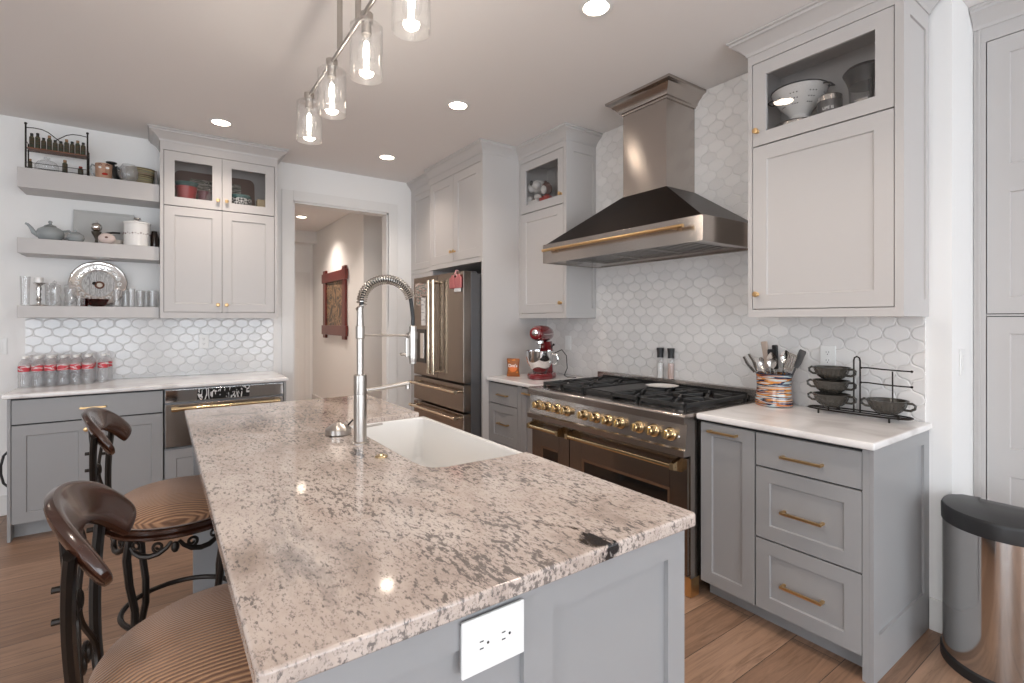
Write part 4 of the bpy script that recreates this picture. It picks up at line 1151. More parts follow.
s2 = dup(stool, (.068, 2.42, 0), R(-6), 'second bar stool with striped tan seat, farther along the island')

# ------------------------------------------------------------------ linear pendant
pd = thing('pendant_light', 'brushed nickel bar pendant with clear glass cylinder shades over the island', 'pendant light', (.60, 1.8, ZC))
mb = MB(); mb.cyl((.60, .86, 2.472), (.60, 2.60, 2.472), .008, seg=14); mb.build('bar', mat_nickel, pd)
for yy in (2.07, 1.84):
    mb = MB(); mb.cyl((.60, yy, 2.476), (.60, yy, ZC-.024), .011, seg=14); mb.build('rod', mat_nickel, pd)
mb = MB(); mb.box(.545, .655, 1.72, 2.19, ZC-.026, ZC-.001, .003); mb.build('canopy', mat_nickel, pd)
mat_bulb = emis('bulb_glow', (1.0, .92, .82), 45)
mat_shade = thin_glass('shade_glass', (.985, .985, .985), 1.5, .04, haze=.015)
for i, (xx, yy) in enumerate(((.600, 2.580), (.602, 2.193), (.614, 1.790), (.626, 1.420), (.626, 1.040))):
    sh = MB(); rs = .058
    sh.revolve((xx, yy, 2.250), (0, 0, 1), [(rs, 0), (rs, .185), (rs-.006, .192), (.022, .194), (.022, .191), (rs-.008, .189), (rs-.003, .183), (rs-.003, 0), (rs, 0)], 36)
    shd = sh.build('glass_shade', mat_shade, pd)
    c_ = MB(); c_.revolve((xx, yy, 2.484), (0, 0, -1), [(.0, 0), (.024, 0), (.024, .032), (.018, .034), (.018, .075), (0, .075)], 20)
    c_.build('socket_cap', mat_nickel, pd)
    b_ = MB(); b_.revolve((xx, yy, 2.402), (0, 0, -1), [(.011, 0), (.014, .012), (.026, .035), (.033, .060), (.031, .085), (.020, .104), (0, .110)], 20)
    bl = b_.build('bulb', mat_shade, pd)
    b_ = MB(); b_.revolve((xx, yy, 2.385), (0, 0, -1), [(.004, 0), (.010, .012), (.011, .060), (.004, .070), (0, .071)], 12); b_.build('filament', mat_bulb, bl)
    ld = bpy.data.lights.new('pendant_bulb_light', 'POINT'); ld.energy = BULB_W; ld.color = (1, .90, .78); ld.shadow_soft_size = .03
    lo = bpy.data.objects.new('pendant_bulb_light', ld); C.objects.link(lo); lo.parent = pd; lo.location = Vector((xx, yy, 2.235))-Vector(ORG[pd.name])

# ------------------------------------------------------------------ recessed downlights
mat_led = emis('downlight_glow', (1.0, .84, .68), 28)
LPOS = [((1.639, 1.653), 'recessed downlight nearest the camera, above the range front'), ((1.632, 2.941), 'recessed downlight between island and mixer counter'),
        ((1.639, 4.239), 'recessed downlight in front of the cased opening'), ((.363, 4.190), 'recessed downlight in front of the far wall cabinet'),
        ((1.611, 7.380), 'recessed downlight in the hallway, seen through the opening')]
EXTRA = [(1.639, .36), (-.55, .36), (-1.80, 3.40), (1.30, 5.90)]  # none in view; hall and left lamps are added to shape the light
def downlight(x, y, label, k=1.0):
    t_ = thing('ceiling_light', label, 'ceiling light', (x, y, ZC), 'recessed ceiling lights')
    mb = MB(); mb.revolve((x, y, ZC), (0, 0, -1), [(.058, .0005), (.078, .0005), (.080, .003), (.060, .006), (.058, .004)], 36); mb.build('trim_ring', mat_plate, t_)
    mb = MB(); mb.revolve((x, y, ZC-.001), (0, 0, -1), [(.058, 0), (.058, .003), (0, .0035)], 36); mb.build('diffuser', mat_led, t_)
    ld = bpy.data.lights.new('downlight_lamp', 'SPOT'); ld.energy = DOWN_W*4*k; ld.color = WARM; ld.shadow_soft_size = .05; ld.spot_size = R(130); ld.spot_blend = .9
    lo = bpy.data.objects.new('downlight_lamp', ld); C.objects.link(lo); lo.parent = t_; lo.location = (0, 0, -.012)
for (x, y), lb in LPOS: downlight(x, y, lb, 2.6 if y > 5 else 1)
for i, (x, y) in enumerate(EXTRA): downlight(x, y, ('recessed downlight above the trash can side of the kitchen', 'recessed downlight over the living side behind the stools', 'unseen downlight added left of the floating shelves', 'unseen downlight added to brighten the hallway, nearer than the seen one')[i], 2.6 if y > 5 else 1)

# ------------------------------------------------------------------ trash can
tx, ty = 2.70, .475
tcn = thing('trash_can', 'tall stainless semi-round trash can with black lid', 'trash can', (tx, ty, 0))
def dshape(r, ex=0, n=28):
    """semi-round outline, flat back toward +x, bulging to -x and the camera"""
    P = []
    for i in range(n+1):
        a = R(80)+R(200)*i/n
        P.append((tx+.02+(r+ex)*1.12*math.cos(a), ty+(r+ex)*1.02*math.sin(a)))
    P += [(tx+.085+ex, ty-(r+ex)*.93), (tx+.095+ex, ty-(r+ex)*.80), (tx+.095+ex, ty+(r+ex)*.80), (tx+.085+ex, ty+(r+ex)*.93)]
    return P
def stack(rings, mat, nm):
    V = []; Fc = []; n_ = len(rings[0][0])
    for ring, z in rings: V += [(x, y, z) if not callable(z) else (x, y, z(x, y)) for x, y in ring]
    for i in range(len(rings)-1):
        for k in range(n_): Fc.append((i*n_+k, i*n_+(k+1) % n_, (i+1)*n_+(k+1) % n_, (i+1)*n_+k))
    Fc.append(tuple(range(n_-1, -1, -1))); Fc.append(tuple((len(rings)-1)*n_+k for k in range(n_)))
    mb = MB(); mb.add(V, Fc); return mb.build(nm, mat, tcn)
rr_ = .195
stack([(dshape(rr_, .006), 0), (dshape(rr_, .006), .035), (dshape(rr_, 0), .042)], mat_rubber, 'base_ring')
stack([(dshape(rr_), .042), (dshape(rr_), .560)], plain('mirror_steel', (.62, .60, .58), .10, 1), 'bin_body')
stack([(dshape(rr_, .003), .560), (dshape(rr_, .004), .612), (dshape(rr_, -.002), .624), (dshape(rr_, -.05), .640), (dshape(rr_, -.11), .646)], mat_rubber, 'lid')

# ------------------------------------------------------------------ hallway artwork
ar = thing('framed_artwork', 'red wooden framed landscape picture on the hallway wall', 'picture', (2.07, 7.43, 1.6))
F = FX(2.0885); y0, y1, z0, z1 = 6.86, 7.98, 1.10, 2.12
mb = MB()
mb.fbox(F, y0, y0+.14, z0, z1, 0, .035, .006); mb.fbox(F, y1-.14, y1, z0, z1, 0, .035, .006)
mb.fbox(F, y0-.05, y1+.05, z1-.19, z1-.05, .004, .042, .006); mb.fbox(F, y0-.05, y1+.05, z0+.05, z0+.19, .004, .042, .006)
mb.build('frame', mat_woodred, ar)
mat_art = banded('landscape_picture', [(.03, .025, .015), (.13, .08, .04), (.32, .20, .11), (.04, .035, .025), (.40, .26, .15)], 3, 2, .8, .4)
mb = MB(); mb.fbox(F, y0+.13, y1-.13, z0+.18, z1-.18, .002, .012); mb.build('picture', mat_art, ar)
# ------------------------------------------------------------------ stand mixer
def text_mesh(body, size, depth=.0006, bold=False):
    cu = bpy.data.curves.new('t', 'FONT'); cu.body = body; cu.size = size; cu.extrude = depth; cu.align_x = 'CENTER'; cu.align_y = 'CENTER'
    if bold: cu.offset = size*.02
    ob_ = bpy.data.objects.new('t', cu); C.objects.link(ob_)
    me = bpy.data.meshes.new_from_object(ob_.evaluated_get(bpy.context.evaluated_depsgraph_get()))
    V = [v.co.copy() for v in me.vertices]; Fc = [list(p.vertices) for p in me.polygons]
    bpy.data.objects.remove(ob_); bpy.data.curves.remove(cu); bpy.data.meshes.remove(me)
    return V, Fc
def lettering(F, uc, vc, n, body, size, mat, parent, name='lettering', bold=True):
    V, Fc = text_mesh(body, size, .0003, bold)
    mb = MB(); mb.add([F(uc+v.x, vc+v.y, n+v.z) for v in V], Fc); return mb.build(name, mat, parent, smooth=False)

mat_white = plain('white_enamel', (.80, .79, .77), .15, coat=.3)
mat_cream = plain('cream_glaze', (.78, .70, .62), .2)
mat_silver = plain('polished_silver', (.62, .60, .58), .12, 1)
mat_stem = plain('stainless_plain', (.62, .60, .58), .2, 1)

mx = thing('stand_mixer', 'red stand mixer with steel bowl in the corner of the worktop', 'mixer', (0, 0, 0))
# built facing -x, then turned and set on the worktop
mb = MB()
base = [(.115*math.cos(2*PI*i/36)*(1.5 if math.cos(2*PI*i/36) < 0 else 1.25), .108*math.sin(2*PI*i/36)) for i in range(36)]
def loft(mb, rings):
    V = []; Fc = []; n_ = len(rings[0])
    for r_ in rings: V += r_
    for i in range(len(rings)-1):
        for k in range(n_): Fc.append((i*n_+k, i*n_+(k+1) % n_, (i+1)*n_+(k+1) % n_, (i+1)*n_+k))
    Fc.append(tuple(range(n_-1, -1, -1))); Fc.append(tuple((len(rings)-1)*n_+k for k in range(n_)))
    mb.add(V, Fc)
loft(mb, [[(x*s_, y*s_, z) for x, y in base] for s_, z in ((.97, 0), (1.0, .006), (1.0, .030), (.93, .042), (.60, .048))])
mb.build('base', mat_red, mx)
mb = MB()   # pedestal column behind the bowl
def orb(cx, z, a, b, n=24): return [(cx+a*math.cos(2*PI*i/n), b*math.sin(2*PI*i/n), z) for i in range(n)]
loft(mb, [orb(.085, .040, .060, .062), orb(.090, .09, .052, .056), orb(.092, .17, .050, .054), orb(.080, .24, .066, .058), orb(.06, .285, .085, .056)])
mb.build('column', mat_red, mx)
mb = MB()   # tilt head, horizontal loft along x
def ring(x, zc, a, b, n=24): return [(x, a*math.cos(2*PI*i/n), zc+b*math.sin(2*PI*i/n)) for i in range(n)]
loft(mb, [ring(-.165, .352, .028, .030), ring(-.158, .352, .046, .044), ring(-.13, .352, .058, .057), ring(-.05, .350, .064, .064), ring(.05, .348, .064, .065), ring(.12, .345, .056, .058), ring(.150, .342, .036, .038), ring(.158, .342, .012, .012)])
head = mb.build('motor_head', mat_red, mx)
mb = MB(); mb.tube([(.03+.150*math.cos(a_)-.03 if False else .0+(-.132 if math.cos(a_) < 0 else .115)*abs(math.cos(a_))**.35, .0645*math.copysign(abs(math.sin(a_))**.6, math.sin(a_))*1.0, .345) for a_ in [2*PI*i/40 for i in range(40)]], .0055, 8, True, 2.0)
mb.build('trim_band', mat_chrome, head)
mb = MB(); mb.revolve((-.160, 0, .358), (-1, 0, 0), [(.024, 0), (.024, .010), (.018, .014), (0, .014)], 24); mb.build('attachment_hub', mat_chrome, head)
mb = MB(); mb.revolve((-.060, 0, .295), (0, 0, -1), [(.030, 0), (.030, .022), (.018, .028), (.012, .030), (.010, .060), (0, .062)], 20); mb.build('beater_shaft', mat_chrome, mx)
mb = MB(); mb.revolve((-.060, 0, .050), (0, 0, 1), [(.052, 0), (.054, .012), (.070, .030), (.098, .075), (.106, .12), (.107, .165), (.109, .168), (.104, .166), (.102, .12), (.094, .077), (.066, .034), (0, .026)], 40)
bw = mb.build('bowl', mat_chrome, mx)
mb = MB(); mb.tube([(-.055, -.104, .195), (-.055, -.140, .188), (-.055, -.148, .15), (-.055, -.132, .115), (-.055, -.102, .115)], .007, 8); mb.build('bowl_handle', mat_chrome, bw)
mb = MB(); mb.cyl((.06, -.055, .235), (.01, -.092, .262), .006, seg=8); mb.sphere((.01, -.092, .262), .010, seg=10); mb.build('speed_lever', mat_rubber, mx)
mx.location = (2.468, 3.085, CT+.0008); mx.rotation_euler = (0, 0, R(32))
mb = MB(); mb.tube([(2.60, 3.10, 1.10), (2.66, 3.07, 1.13), (2.70, 3.06, 1.08), (2.70, 3.05, .98), (2.66, 3.04, .925), (2.62, 2.96, .921), (2.66, 2.90, .921)], .004, 8)
o = mb.build('power_cord', mat_rubber); tag(o, 'black cord looping behind the red stand mixer', 'cord')

# snack pouch
pk = thing('snack_bag', 'orange and brown pretzel pouch standing left of the red mixer', 'snack bag', (0, 0, 0))
mb = MB(); rings = []
for i in range(13):
    q = i/12; z = .145*q; th_ = .024*math.sin(PI*min(1, max(0, q*.92+.06)))+.001; ww_ = .050+.003*math.cos(2*PI*q)
    rings.append([(ww_*math.copysign(abs(math.cos(2*PI*k/20))**.6, math.cos(2*PI*k/20)), th_*math.sin(2*PI*k/20), z) for k in range(20)])
loft(mb, rings)
mb.build('pouch', banded('pouch_print', [(.42, .12, .02), (.30, .09, .02), (.62, .20, .03), (.48, .14, .02)], 7, 2, .3, .3), pk)
mb = MB(); mb.revolve((.004, -.0255, .066), (0, -1, 0), [(.031, -.004), (.031, .0), (0, .002)], 24, sy=.9); mb.build('round_picture', plain('orange_print', (.70, .17, .03), .4), pk)
lettering(Fr((0, 0, 0), (1, 0, 0), (0, -1, 0)), .002, .088, .0262, "Dot's", .034, mat_plate, pk)
pk.location = (2.330, 3.285, CT+.0008); pk.rotation_euler = (0, 0, R(-48))

# salt and pepper mills on the range's back riser
def mill(y, fill, label):
    t_ = thing('spice_grinder', label, 'grinder', (2.762, y, .979), 'grinders on the range')
    mb = MB(); mb.revolve((2.762, y, .979), (0, 0, 1), [(.021, 0), (.0225, .003), (.0225, .125), (.019, .132), (.019, .138), (0, .138)], 20); mb.build('glass_body', mat_glass, t_)
    mb = MB(); mb.revolve((2.762, y, .981), (0, 0, 1), [(.0195, 0), (.0195, .100), (0, .102)], 16); mb.build('filling', fill, t_)
    mb = MB(); mb.revolve((2.762, y, 1.117), (0, 0, 1), [(.021, .001), (.0195, .02), (.0235, .058), (.0235, .066), (0, .068)], 20); mb.build('cap', mat_rubber, t_)
mill(2.178, plain('salt', (.75, .74, .72), .8, var=.15, vscale=200), 'glass salt grinder with black cap, left of the two on the range')
mill(2.092, plain('pink_pepper_mix', (.55, .42, .38), .8, var=.7, vscale=260), 'glass pepper grinder with black cap, right of the two on the range')
mb = MB(); mb.revolve((2.60, 2.035, .9425), (0, 0, 1), [(.045, 0), (.055, .002), (.100, .012), (.102, .014), (.098, .014), (.055, .0055), (0, .005)], 36)
o = mb.build('spoon_rest', mat_white, off=(2.60, 2.035, .942)); tag(o, 'white saucer lying on the griddle of the range', 'saucer')

# ------------------------------------------------------------------ striped crock with utensils
cx, cy = 2.683, 1.374
mat_crock = banded('painted_stripes', [(.015, .02, .06), (.55, .16, .03), (.42, .50, .52), (.02, .02, .05), (.60, .24, .05), (.50, .55, .55), (.28, .03, .03), (.03, .03, .08)], 24, 2, .25, .15, 1.6)
t_ = thing('utensil_crock', 'glazed crock striped in navy, orange and pale blue', 'crock', (cx, cy, CT))
mb = MB(); mb.revolve((cx, cy, CT+.0008), (0, 0, 1), [(.078, 0), (.086, .003), (.088, .02), (.082, .06), (.079, .10), (.081, .145), (.083, .165), (.083, .170), (.077, .170), (.074, .145), (.072, .10), (.076, .03), (0, .012)], 40, sx=.92, sy=1.08)
mb.build('pot', mat_crock, t_)
mb = MB(); mb.tube([(cx+.083*.9*math.cos(2*PI*i/40), cy+.083*1.06*math.sin(2*PI*i/40), CT+.170) for i in range(40)], .004, 8, True); mb.build('rim', plain('navy_glaze', (.012, .014, .035), .15), t_)
def utensil(name, label, cat, p0, p1, kind, mat, hw=.02):
    """handle from p0 in the crock up to the head at p1"""
    t_ = thing(name, label, cat, p0)
    a = Vector(p0); b = Vector(p1); d = (b-a).normalized(); L = (b-a).length
    side = Vector((.0, 1, 0)); side = (side-d*side.dot(d)).normalized(); nn = d.cross(side)
    F = Fr(a, side, nn, d)
    hl = {'spoon': .085, 'spatula': .10, 'tongs': .10, 'handle': .0, 'ladle': .07, 'slotted': .09}[kind]
    mb = MB()
    if kind == 'handle':
        mb.fbox(F, -.008, .008, 0, L*.55, -.004, .004, .002); mb.build('shaft', mat_stem, t_)
        mb = MB(); mb.fbox(F, -hw*.55, hw*.55, L*.55, L, -.009, .009, .006); mb.build('grip', mat, t_)
        return
    mb.fbox(F, -.005, .005, 0, L-hl, -.003, .003, .0015); mb.build('handle', mat if kind != 'ladle' else mat_stem, t_)
    mb = MB()
    if kind in ('spoon', 'ladle'):
        n_ = 12; V = []; Fc = []
        for i in range(n_+1):
            q = i/n_; ww_ = hw*math.sin(PI*min(1, q*.93+.05))**.7
            for k in range(7):
                uu = -1+2*k/6
                V.append(F(uu*ww_, L-hl+q*hl, .010*(uu*uu-1)*math.sin(PI*q)))
        for i in range(n_):
            for k in range(6): Fc.append((i*7+k, i*7+k+1, (i+1)*7+k+1, (i+1)*7+k))
        k0 = len(V); V2 = [v+nn*.0022 for v in V]; Fc += [tuple(k0+j for j in f[::-1]) for f in Fc]
        mb.add(V+V2, Fc)
    elif kind == 'spatula':
        mb.prism(F, [(-hw*.6, L-hl), (hw*.6, L-hl), (hw, L-hl*.7), (hw, L-.008), (hw*.8, L), (-hw*.8, L), (-hw, L-.008), (-hw, L-hl*.7)], -.0015, .0015)
    elif kind == 'slotted':
        for u0 in (-hw, -hw*.45, hw*.15, hw*.7): mb.fbox(F, u0, u0+hw*.3, L-hl+.012, L-.010, -.0015, .0015)
        mb.fbox(F, -hw, hw, L-hl, L-hl+.014, -.0015, .0015); mb.fbox(F, -hw, hw, L-.012, L, -.0015, .0015)
    elif kind == 'tongs':
        for sgn in (-1, 1):
            mb.prism(F, [(sgn*.004, L-hl), (sgn*.012, L-hl), (sgn*.026, L-hl*.4), (sgn*.022, L), (sgn*.012, L), (sgn*.014, L-hl*.4)], -.006, .006)
    mb.build('head', mat, t_)
Z0 = CT+.03
utensil('tongs', 'steel tongs leaning out of the striped crock to the left', 'tongs', (cx, cy+.01, Z0), (cx-.03, cy+.135, 1.175), 'tongs', mat_stem)
utensil('serving_spoon', 'steel spoon lying low on the left side of the striped crock', 'spoon', (cx+.01, cy, Z0), (cx+.02, cy+.085, 1.165), 'spoon', mat_stem, .024)
utensil('serving_utensil', 'upright utensil with a pale wooden grip in the striped crock', 'utensil', (cx, cy+.0, Z0), (cx-.015, cy+.045, 1.255), 'handle', plain('pale_handle', (.45, .36, .30), .4), .030)
utensil('spatula', 'black spatula standing in the middle of the striped crock', 'spatula', (cx-.01, cy-.01, Z0), (cx-.03, cy+.002, 1.215), 'spatula', mat_rubber, .017)
utensil('serving_spoon', 'large steel spoon facing out in the middle of the striped crock', 'spoon', (cx-.02, cy-.01, Z0), (cx-.055, cy-.018, 1.200), 'spoon', mat_stem, .028)
utensil('ladle', 'steel ladle right of the centre of the striped crock', 'ladle', (cx+.02, cy-.02, Z0), (cx+.02, cy-.055, 1.210), 'ladle', mat_chrome, .026)
utensil('slotted_turner', 'slotted steel turner leaning right in the striped crock', 'turner', (cx, cy-.02, Z0), (cx-.01, cy-.105, 1.195), 'slotted', mat_stem, .022)
utensil('spatula', 'dark spatula with long handle leaning farthest right in the striped crock', 'spatula', (cx+.02, cy-.03, Z0), (cx+.01, cy-.145, 1.215), 'spatula', mat_darksteel, .018)
utensil('serving_utensil', 'black utensil grip behind the spoons in the striped crock', 'utensil', (cx+.03, cy-.0, Z0), (cx+.05, cy+.02, 1.235), 'handle', mat_rubber, .026)

# ------------------------------------------------------------------ fluted bowls on a wire rack
mat_bowl = plain('dark_olive_glaze', (.045, .040, .033), .25, coat=.3)
rk = thing('bowl_rack', 'black wire rack with a tall hairpin post holding soup bowls', 'rack', (2.685, .985, CT))
zb0 = CT+.022
mb = MB()
P = []
for i in range(48):
    a = 2*PI*i/48; c_, s_ = math.cos(a), math.sin(a)
    P.append((2.685+.062*math.copysign(abs(c_)**.7, c_), .985+.212*math.copysign(abs(s_)**.8, s_), zb0))
mb.tube(P, .0035, 8, True)
mb.tube([(2.685, .775, zb0), (2.685, 1.195, zb0)], .003, 8)
for y in (.84, 1.13):
    for x in (2.63, 2.74): mb.cyl((x, y, CT+.001), (x, y, zb0), .004, seg=8)
for y in (.86, 1.095): mb.tube([(2.685+.038*math.cos(2*PI*i/24), y+.038*math.sin(2*PI*i/24), zb0+.006) for i in range(24)], .0028, 6, True)
mb.build('base_ring', mat_bronze, rk)
mb = MB(); mb.tube([(2.685, .972, zb0), (2.685, .972, 1.180), (2.685, .975, 1.192), (2.685, .985, 1.198), (2.685, .995, 1.192), (2.685, .998, 1.180), (2.685, .998, zb0)], .0038, 8); mb.build('hairpin_post', mat_bronze, rk)
for z in (1.146, 1.078):
    mb = MB(); mb.tube([(2.685, .972, z), (2.66, .93, z+.004), (2.65, .87, z+.002), (2.66, .81, z), (2.685, .775, z-.002)], .0032, 8); mb.sphere((2.685, .775, z-.002), .006, seg=8); mb.sphere((2.682, .968, z), .006, seg=8); mb.build('side_arm', mat_bronze, rk)
mb = MB(); mb.tube([(2.652, .835, 1.142), (2.655, .835, zb0+.07)], .003, 8); mb.build('side_upright', mat_bronze, rk)
def make_bowl(label):
    b_ = thing('soup_bowl', label, 'bowl', (0, 0, 0), 'fluted soup bowls on the wire rack')
    mb = MB(); n_ = 72; V = []; Fc = []
    prof = [(.034, 0, 0), (.037, .004, 0), (.046, .008, .3), (.062, .020, 1), (.071, .036, 1), (.075, .048, 1), (.077, .053, .2), (.080, .060, 0), (.081, .064, 0), (.077, .064, 0), (.073, .052, 0), (.064, .026, 0), (.040, .012, 0)]
    for r_, h_, f_ in prof:
        for k in range(n_):
            rr0 = r_*(1-.075*f_*(.5+.5*math.cos(2*PI*k*24/n_)))
            V.append((rr0*math.cos(2*PI*k/n_), rr0*math.sin(2*PI*k/n_), h_))
    for i in range(len(prof)-1):
        for k in range(n_): Fc.append((i*n_+k, i*n_+(k+1) % n_, (i+1)*n_+(k+1) % n_, (i+1)*n_+k))
    Fc.append(tuple(range(n_-1, -1, -1))); Fc.append(tuple((len(prof)-1)*n_+k for k in range(n_)))
    mb.add(V, Fc); mb.build('bowl', mat_bowl, b_)
    for s_ in (-1, 1):
        mb = MB(); mb.tube([(0, s_*.072, .056), (0, s_*.094, .058), (0, s_*.106, .050), (0, s_*.104, .036), (0, s_*.088, .026), (0, s_*.064, .026)], .0055, 8); mb.build('handle', mat_bowl, b_)
    return b_
bowl = make_bowl('dark fluted two-handled bowl, bottom of the stack of three')
zs = zb0+.010
bowl.location = (2.685, 1.095, zs)
dup(bowl, (2.685, 1.097, zs+.0655), R(3), 'dark fluted two-handled bowl, middle of the stack of three')
dup(bowl, (2.685, 1.094, zs+.131), R(-3), 'dark fluted two-handled bowl, top of the stack of three')
dup(bowl, (2.685, .865, zs), R(-4), 'dark fluted two-handled bowl standing alone on the right of the rack')

# ------------------------------------------------------------------ cookware behind the right glass door
zc = US+.0235
t_ = thing('cooking_pot', 'stainless pot under the white colander in the right glass cabinet', 'pot', (2.645, 1.245, zc))
mb = MB(); mb.revolve((2.645, 1.245, zc), (0, 0, 1), [(.086, 0), (.091, .004), (.091, .086), (.095, .090), (.089, .090), (.087, .008), (0, .006)], 36); mb.build('pan', mat_stem, t_)
for s_ in (-1, 1):
    mb = MB(); mb.tube([(2.625, 1.245+s_*.091, zc+.068), (2.625, 1.245+s_*.118, zc+.070), (2.665, 1.245+s_*.118, zc+.070), (2.665, 1.245+s_*.091, zc+.068)], .005, 8); mb.build('handle', mat_rubber, t_)
zc2 = zc+.091
t_ = thing('colander', 'white enamel colander with black rim and wire handles behind the right glass door', 'colander', (2.645, 1.225, zc2))
mb = MB(); cprof = [(.055, 0), (.060, .004), (.044, .028), (.050, .042), (.084, .080), (.114, .125), (.128, .160), (.124, .160), (.110, .124), (.080, .082), (.048, .046), (0, .040)]
mb.revolve((2.645, 1.225, zc2), (0, 0, 1), cprof, 44); mb.build('bowl', mat_white, t_)
mb = MB(); mb.tube([(2.645+.127*math.cos(2*PI*i/44), 1.225+.127*math.sin(2*PI*i/44), zc2+.160) for i in range(44)], .0035, 8, True); mb.build('rim', mat_rubber, t_)
mb = MB()
for k in range(8):
    a0 = 2*PI*k/8+.2
    for i in range(-1, 2):
        for j in range(3):
            a = a0+(i*.13); h_ = .075+.022*j; r_ = .084+(h_-.080)*.66+.0012
            c_, s_ = math.cos(a), math.sin(a)
            mb.revolve((2.645+r_*c_, 1.225+r_*s_, zc2+h_), (c_, s_, -.5), [(.0032, 0), (.0032, .0008)], 8)
holes = mb.build('drain_holes', mat_rubber, t_); holes['kind'] = 'stuff'
for s_ in (-1, 1):
    mb = MB(); mb.tube([(2.62, 1.225+s_*.122, zc2+.150), (2.62, 1.225+s_*.150, zc2+.142), (2.67, 1.225+s_*.150, zc2+.142), (2.67, 1.225+s_*.122, zc2+.150)], .004, 8); mb.build('handle', mat_rubber, t_)
t_ = thing('coffee_canister', 'dark canister with white Coffee lettering behind the right glass door', 'canister', (2.62, 1.075, zc))
mb = MB(); mb.revolve((2.62, 1.075, zc), (0, 0, 1), [(.050, 0), (.052, .003), (.052, .135), (0, .136)], 30); mb.build('can', mat_darksteel, t_)
mb = MB(); mb.revolve((2.62, 1.075, zc+.1365), (0, 0, 1), [(.053, 0), (.053, .022), (.048, .028), (0, .028)], 30); mb.build('lid', mat_stem, t_)
V, Fc = text_mesh('Coffee', .030, .0004, True)
mb = MB()
for zz, sc0, (V, Fc) in ((.062, 1, (V, Fc)), (.095, .6, text_mesh('LIFE IS', .030, .0004, True))):
    W_ = []
    for v in V:
        a = PI + v.x*sc0/.0535 + .25
        W_.append((2.62+(.0525+v.z)*math.cos(a), 1.075-(-1)*(.0525+v.z)*math.sin(a), zc+zz+v.y*sc0))
    mb.add(W_, Fc)
mb.build('lettering', mat_plate, t_, smooth=False)
t_ = thing('glass_jug', 'glass jug with broad black lid behind the right glass door', 'jug', (2.64, .93, zc))
mb = MB(); mb.revolve((2.64, .93, zc), (0, 0, 1), [(.058, 0), (.062, .004), (.070, .165), (.067, .165), (.059, .006), (0, .005)], 32); mb.build('glass', mat_glass, t_)
mb = MB(); mb.revolve((2.64, .93, zc+.006), (0, 0, 1), [(.052, 0), (.056, .09), (0, .092)], 24); mb.build('inner_cup', mat_stem, t_)
mb = MB(); mb.revolve((2.64, .93, zc+.166), (0, 0, 1), [(.070, 0), (.078, .030), (.090, .055), (.093, .062), (.080, .080), (.045, .094), (0, .097)], 32); mb.build('lid', mat_rubber, t_)
mb = MB(); mb.tube([(2.58, .895, zc+.16), (2.555, .88, zc+.15), (2.552, .88, zc+.08), (2.59, .90, zc+.05)], .008, 8); mb.build('handle', mat_rubber, t_)

# toys behind the left glass door
mat_plush = plain('white_plush', (.72, .70, .68), .95, bump=.5, bscale=200); mat_brown = plain('brown_plush', (.13, .05, .035), .95, bump=.5, bscale=200)
mat_redp = plain('red_felt', (.40, .03, .02), .9)
t_ = thing('plush_toy', 'white-headed plush toy with dark nose behind the left glass door', 'plush toy', (2.60, 3.295, zc))
mb = MB(); mb.sphere((2.61, 3.295, zc+.075), .070, .85, 1.0, 1, 16); mb.build('body', mat_brown, t_)
mb = MB(); mb.sphere((2.60, 3.305, zc+.215), .066, .9, 1.15, .85, 18); mb.sphere((2.56, 3.340, zc+.200), .040, 1, 1.1, .9, 14); mb.sphere((2.56, 3.270, zc+.212), .038, 1, 1.1, .9, 14); mb.build('head', mat_plush, t_)
mb = MB(); mb.sphere((2.528, 3.305, zc+.235), .017, .8, 1, 1.3, 12); mb.build('nose', mat_rubber, t_)
for s_ in (-1, 1):
    mb = MB(); mb.sphere((2.545, 3.295+s_*.055, zc+.110), .030, 1, 1.2, .8, 12); mb.build('paw', mat_plush, t_)
    mb = MB(); mb.sphere((2.63, 3.305+s_*.060, zc+.215), .032, .8, .7, 1.4, 12); mb.build('ear', mat_brown, t_)
t_ = thing('plush_toy', 'small brown and grey plush toy sitting right of the white-headed one', 'plush toy', (2.57, 3.16, zc))
mb = MB(); mb.sphere((2.58, 3.16, zc+.060), .058, .9, 1.0, 1.05, 14); mb.build('body', mat_redp, t_)
mb = MB(); mb.sphere((2.575, 3.16, zc+.165), .048, 1, 1, 1.1, 14); mb.build('head', mat_brown, t_)
mb = MB(); mb.sphere((2.542, 3.155, zc+.152), .030, .8, 1, 1.2, 12); mb.build('face', mat_plush, t_)
t_ = thing('wicker_wreath', 'red and brown striped hoop leaning at the right behind the left glass door', 'wreath', (2.70, 3.01, zc))
mb = MB(); mb.tube([(2.70-.02*math.sin(2*PI*i/36), 3.005+.105*math.cos(2*PI*i/36), zc+.131+.105*math.sin(2*PI*i/36)) for i in range(36)], .025, 10, True)
mb.build('hoop', banded('red_rings', [(.35, .03, .02), (.10, .05, .04), (.42, .06, .03), (.12, .12, .12)], 22, 2, .3, .7), t_)
t_ = thing('fabric_strip', 'white stitched cloth folded in front of the plush toys', 'cloth', (2.53, 3.28, zc))
mb = MB(); mb.box(2.508, 2.535, 3.20, 3.38, zc, zc+.085, .010); mb.build('fold', mat_plush, t_)
mb = MB(); mb.box(2.508, 2.530, 3.06, 3.18, zc, zc+.085, .009); o = mb.build('felt_bow', mat_redp, off=(2.53, 3.12, zc)); tag(o, 'flat red felt piece lying right of the white cloth behind glass', 'felt')

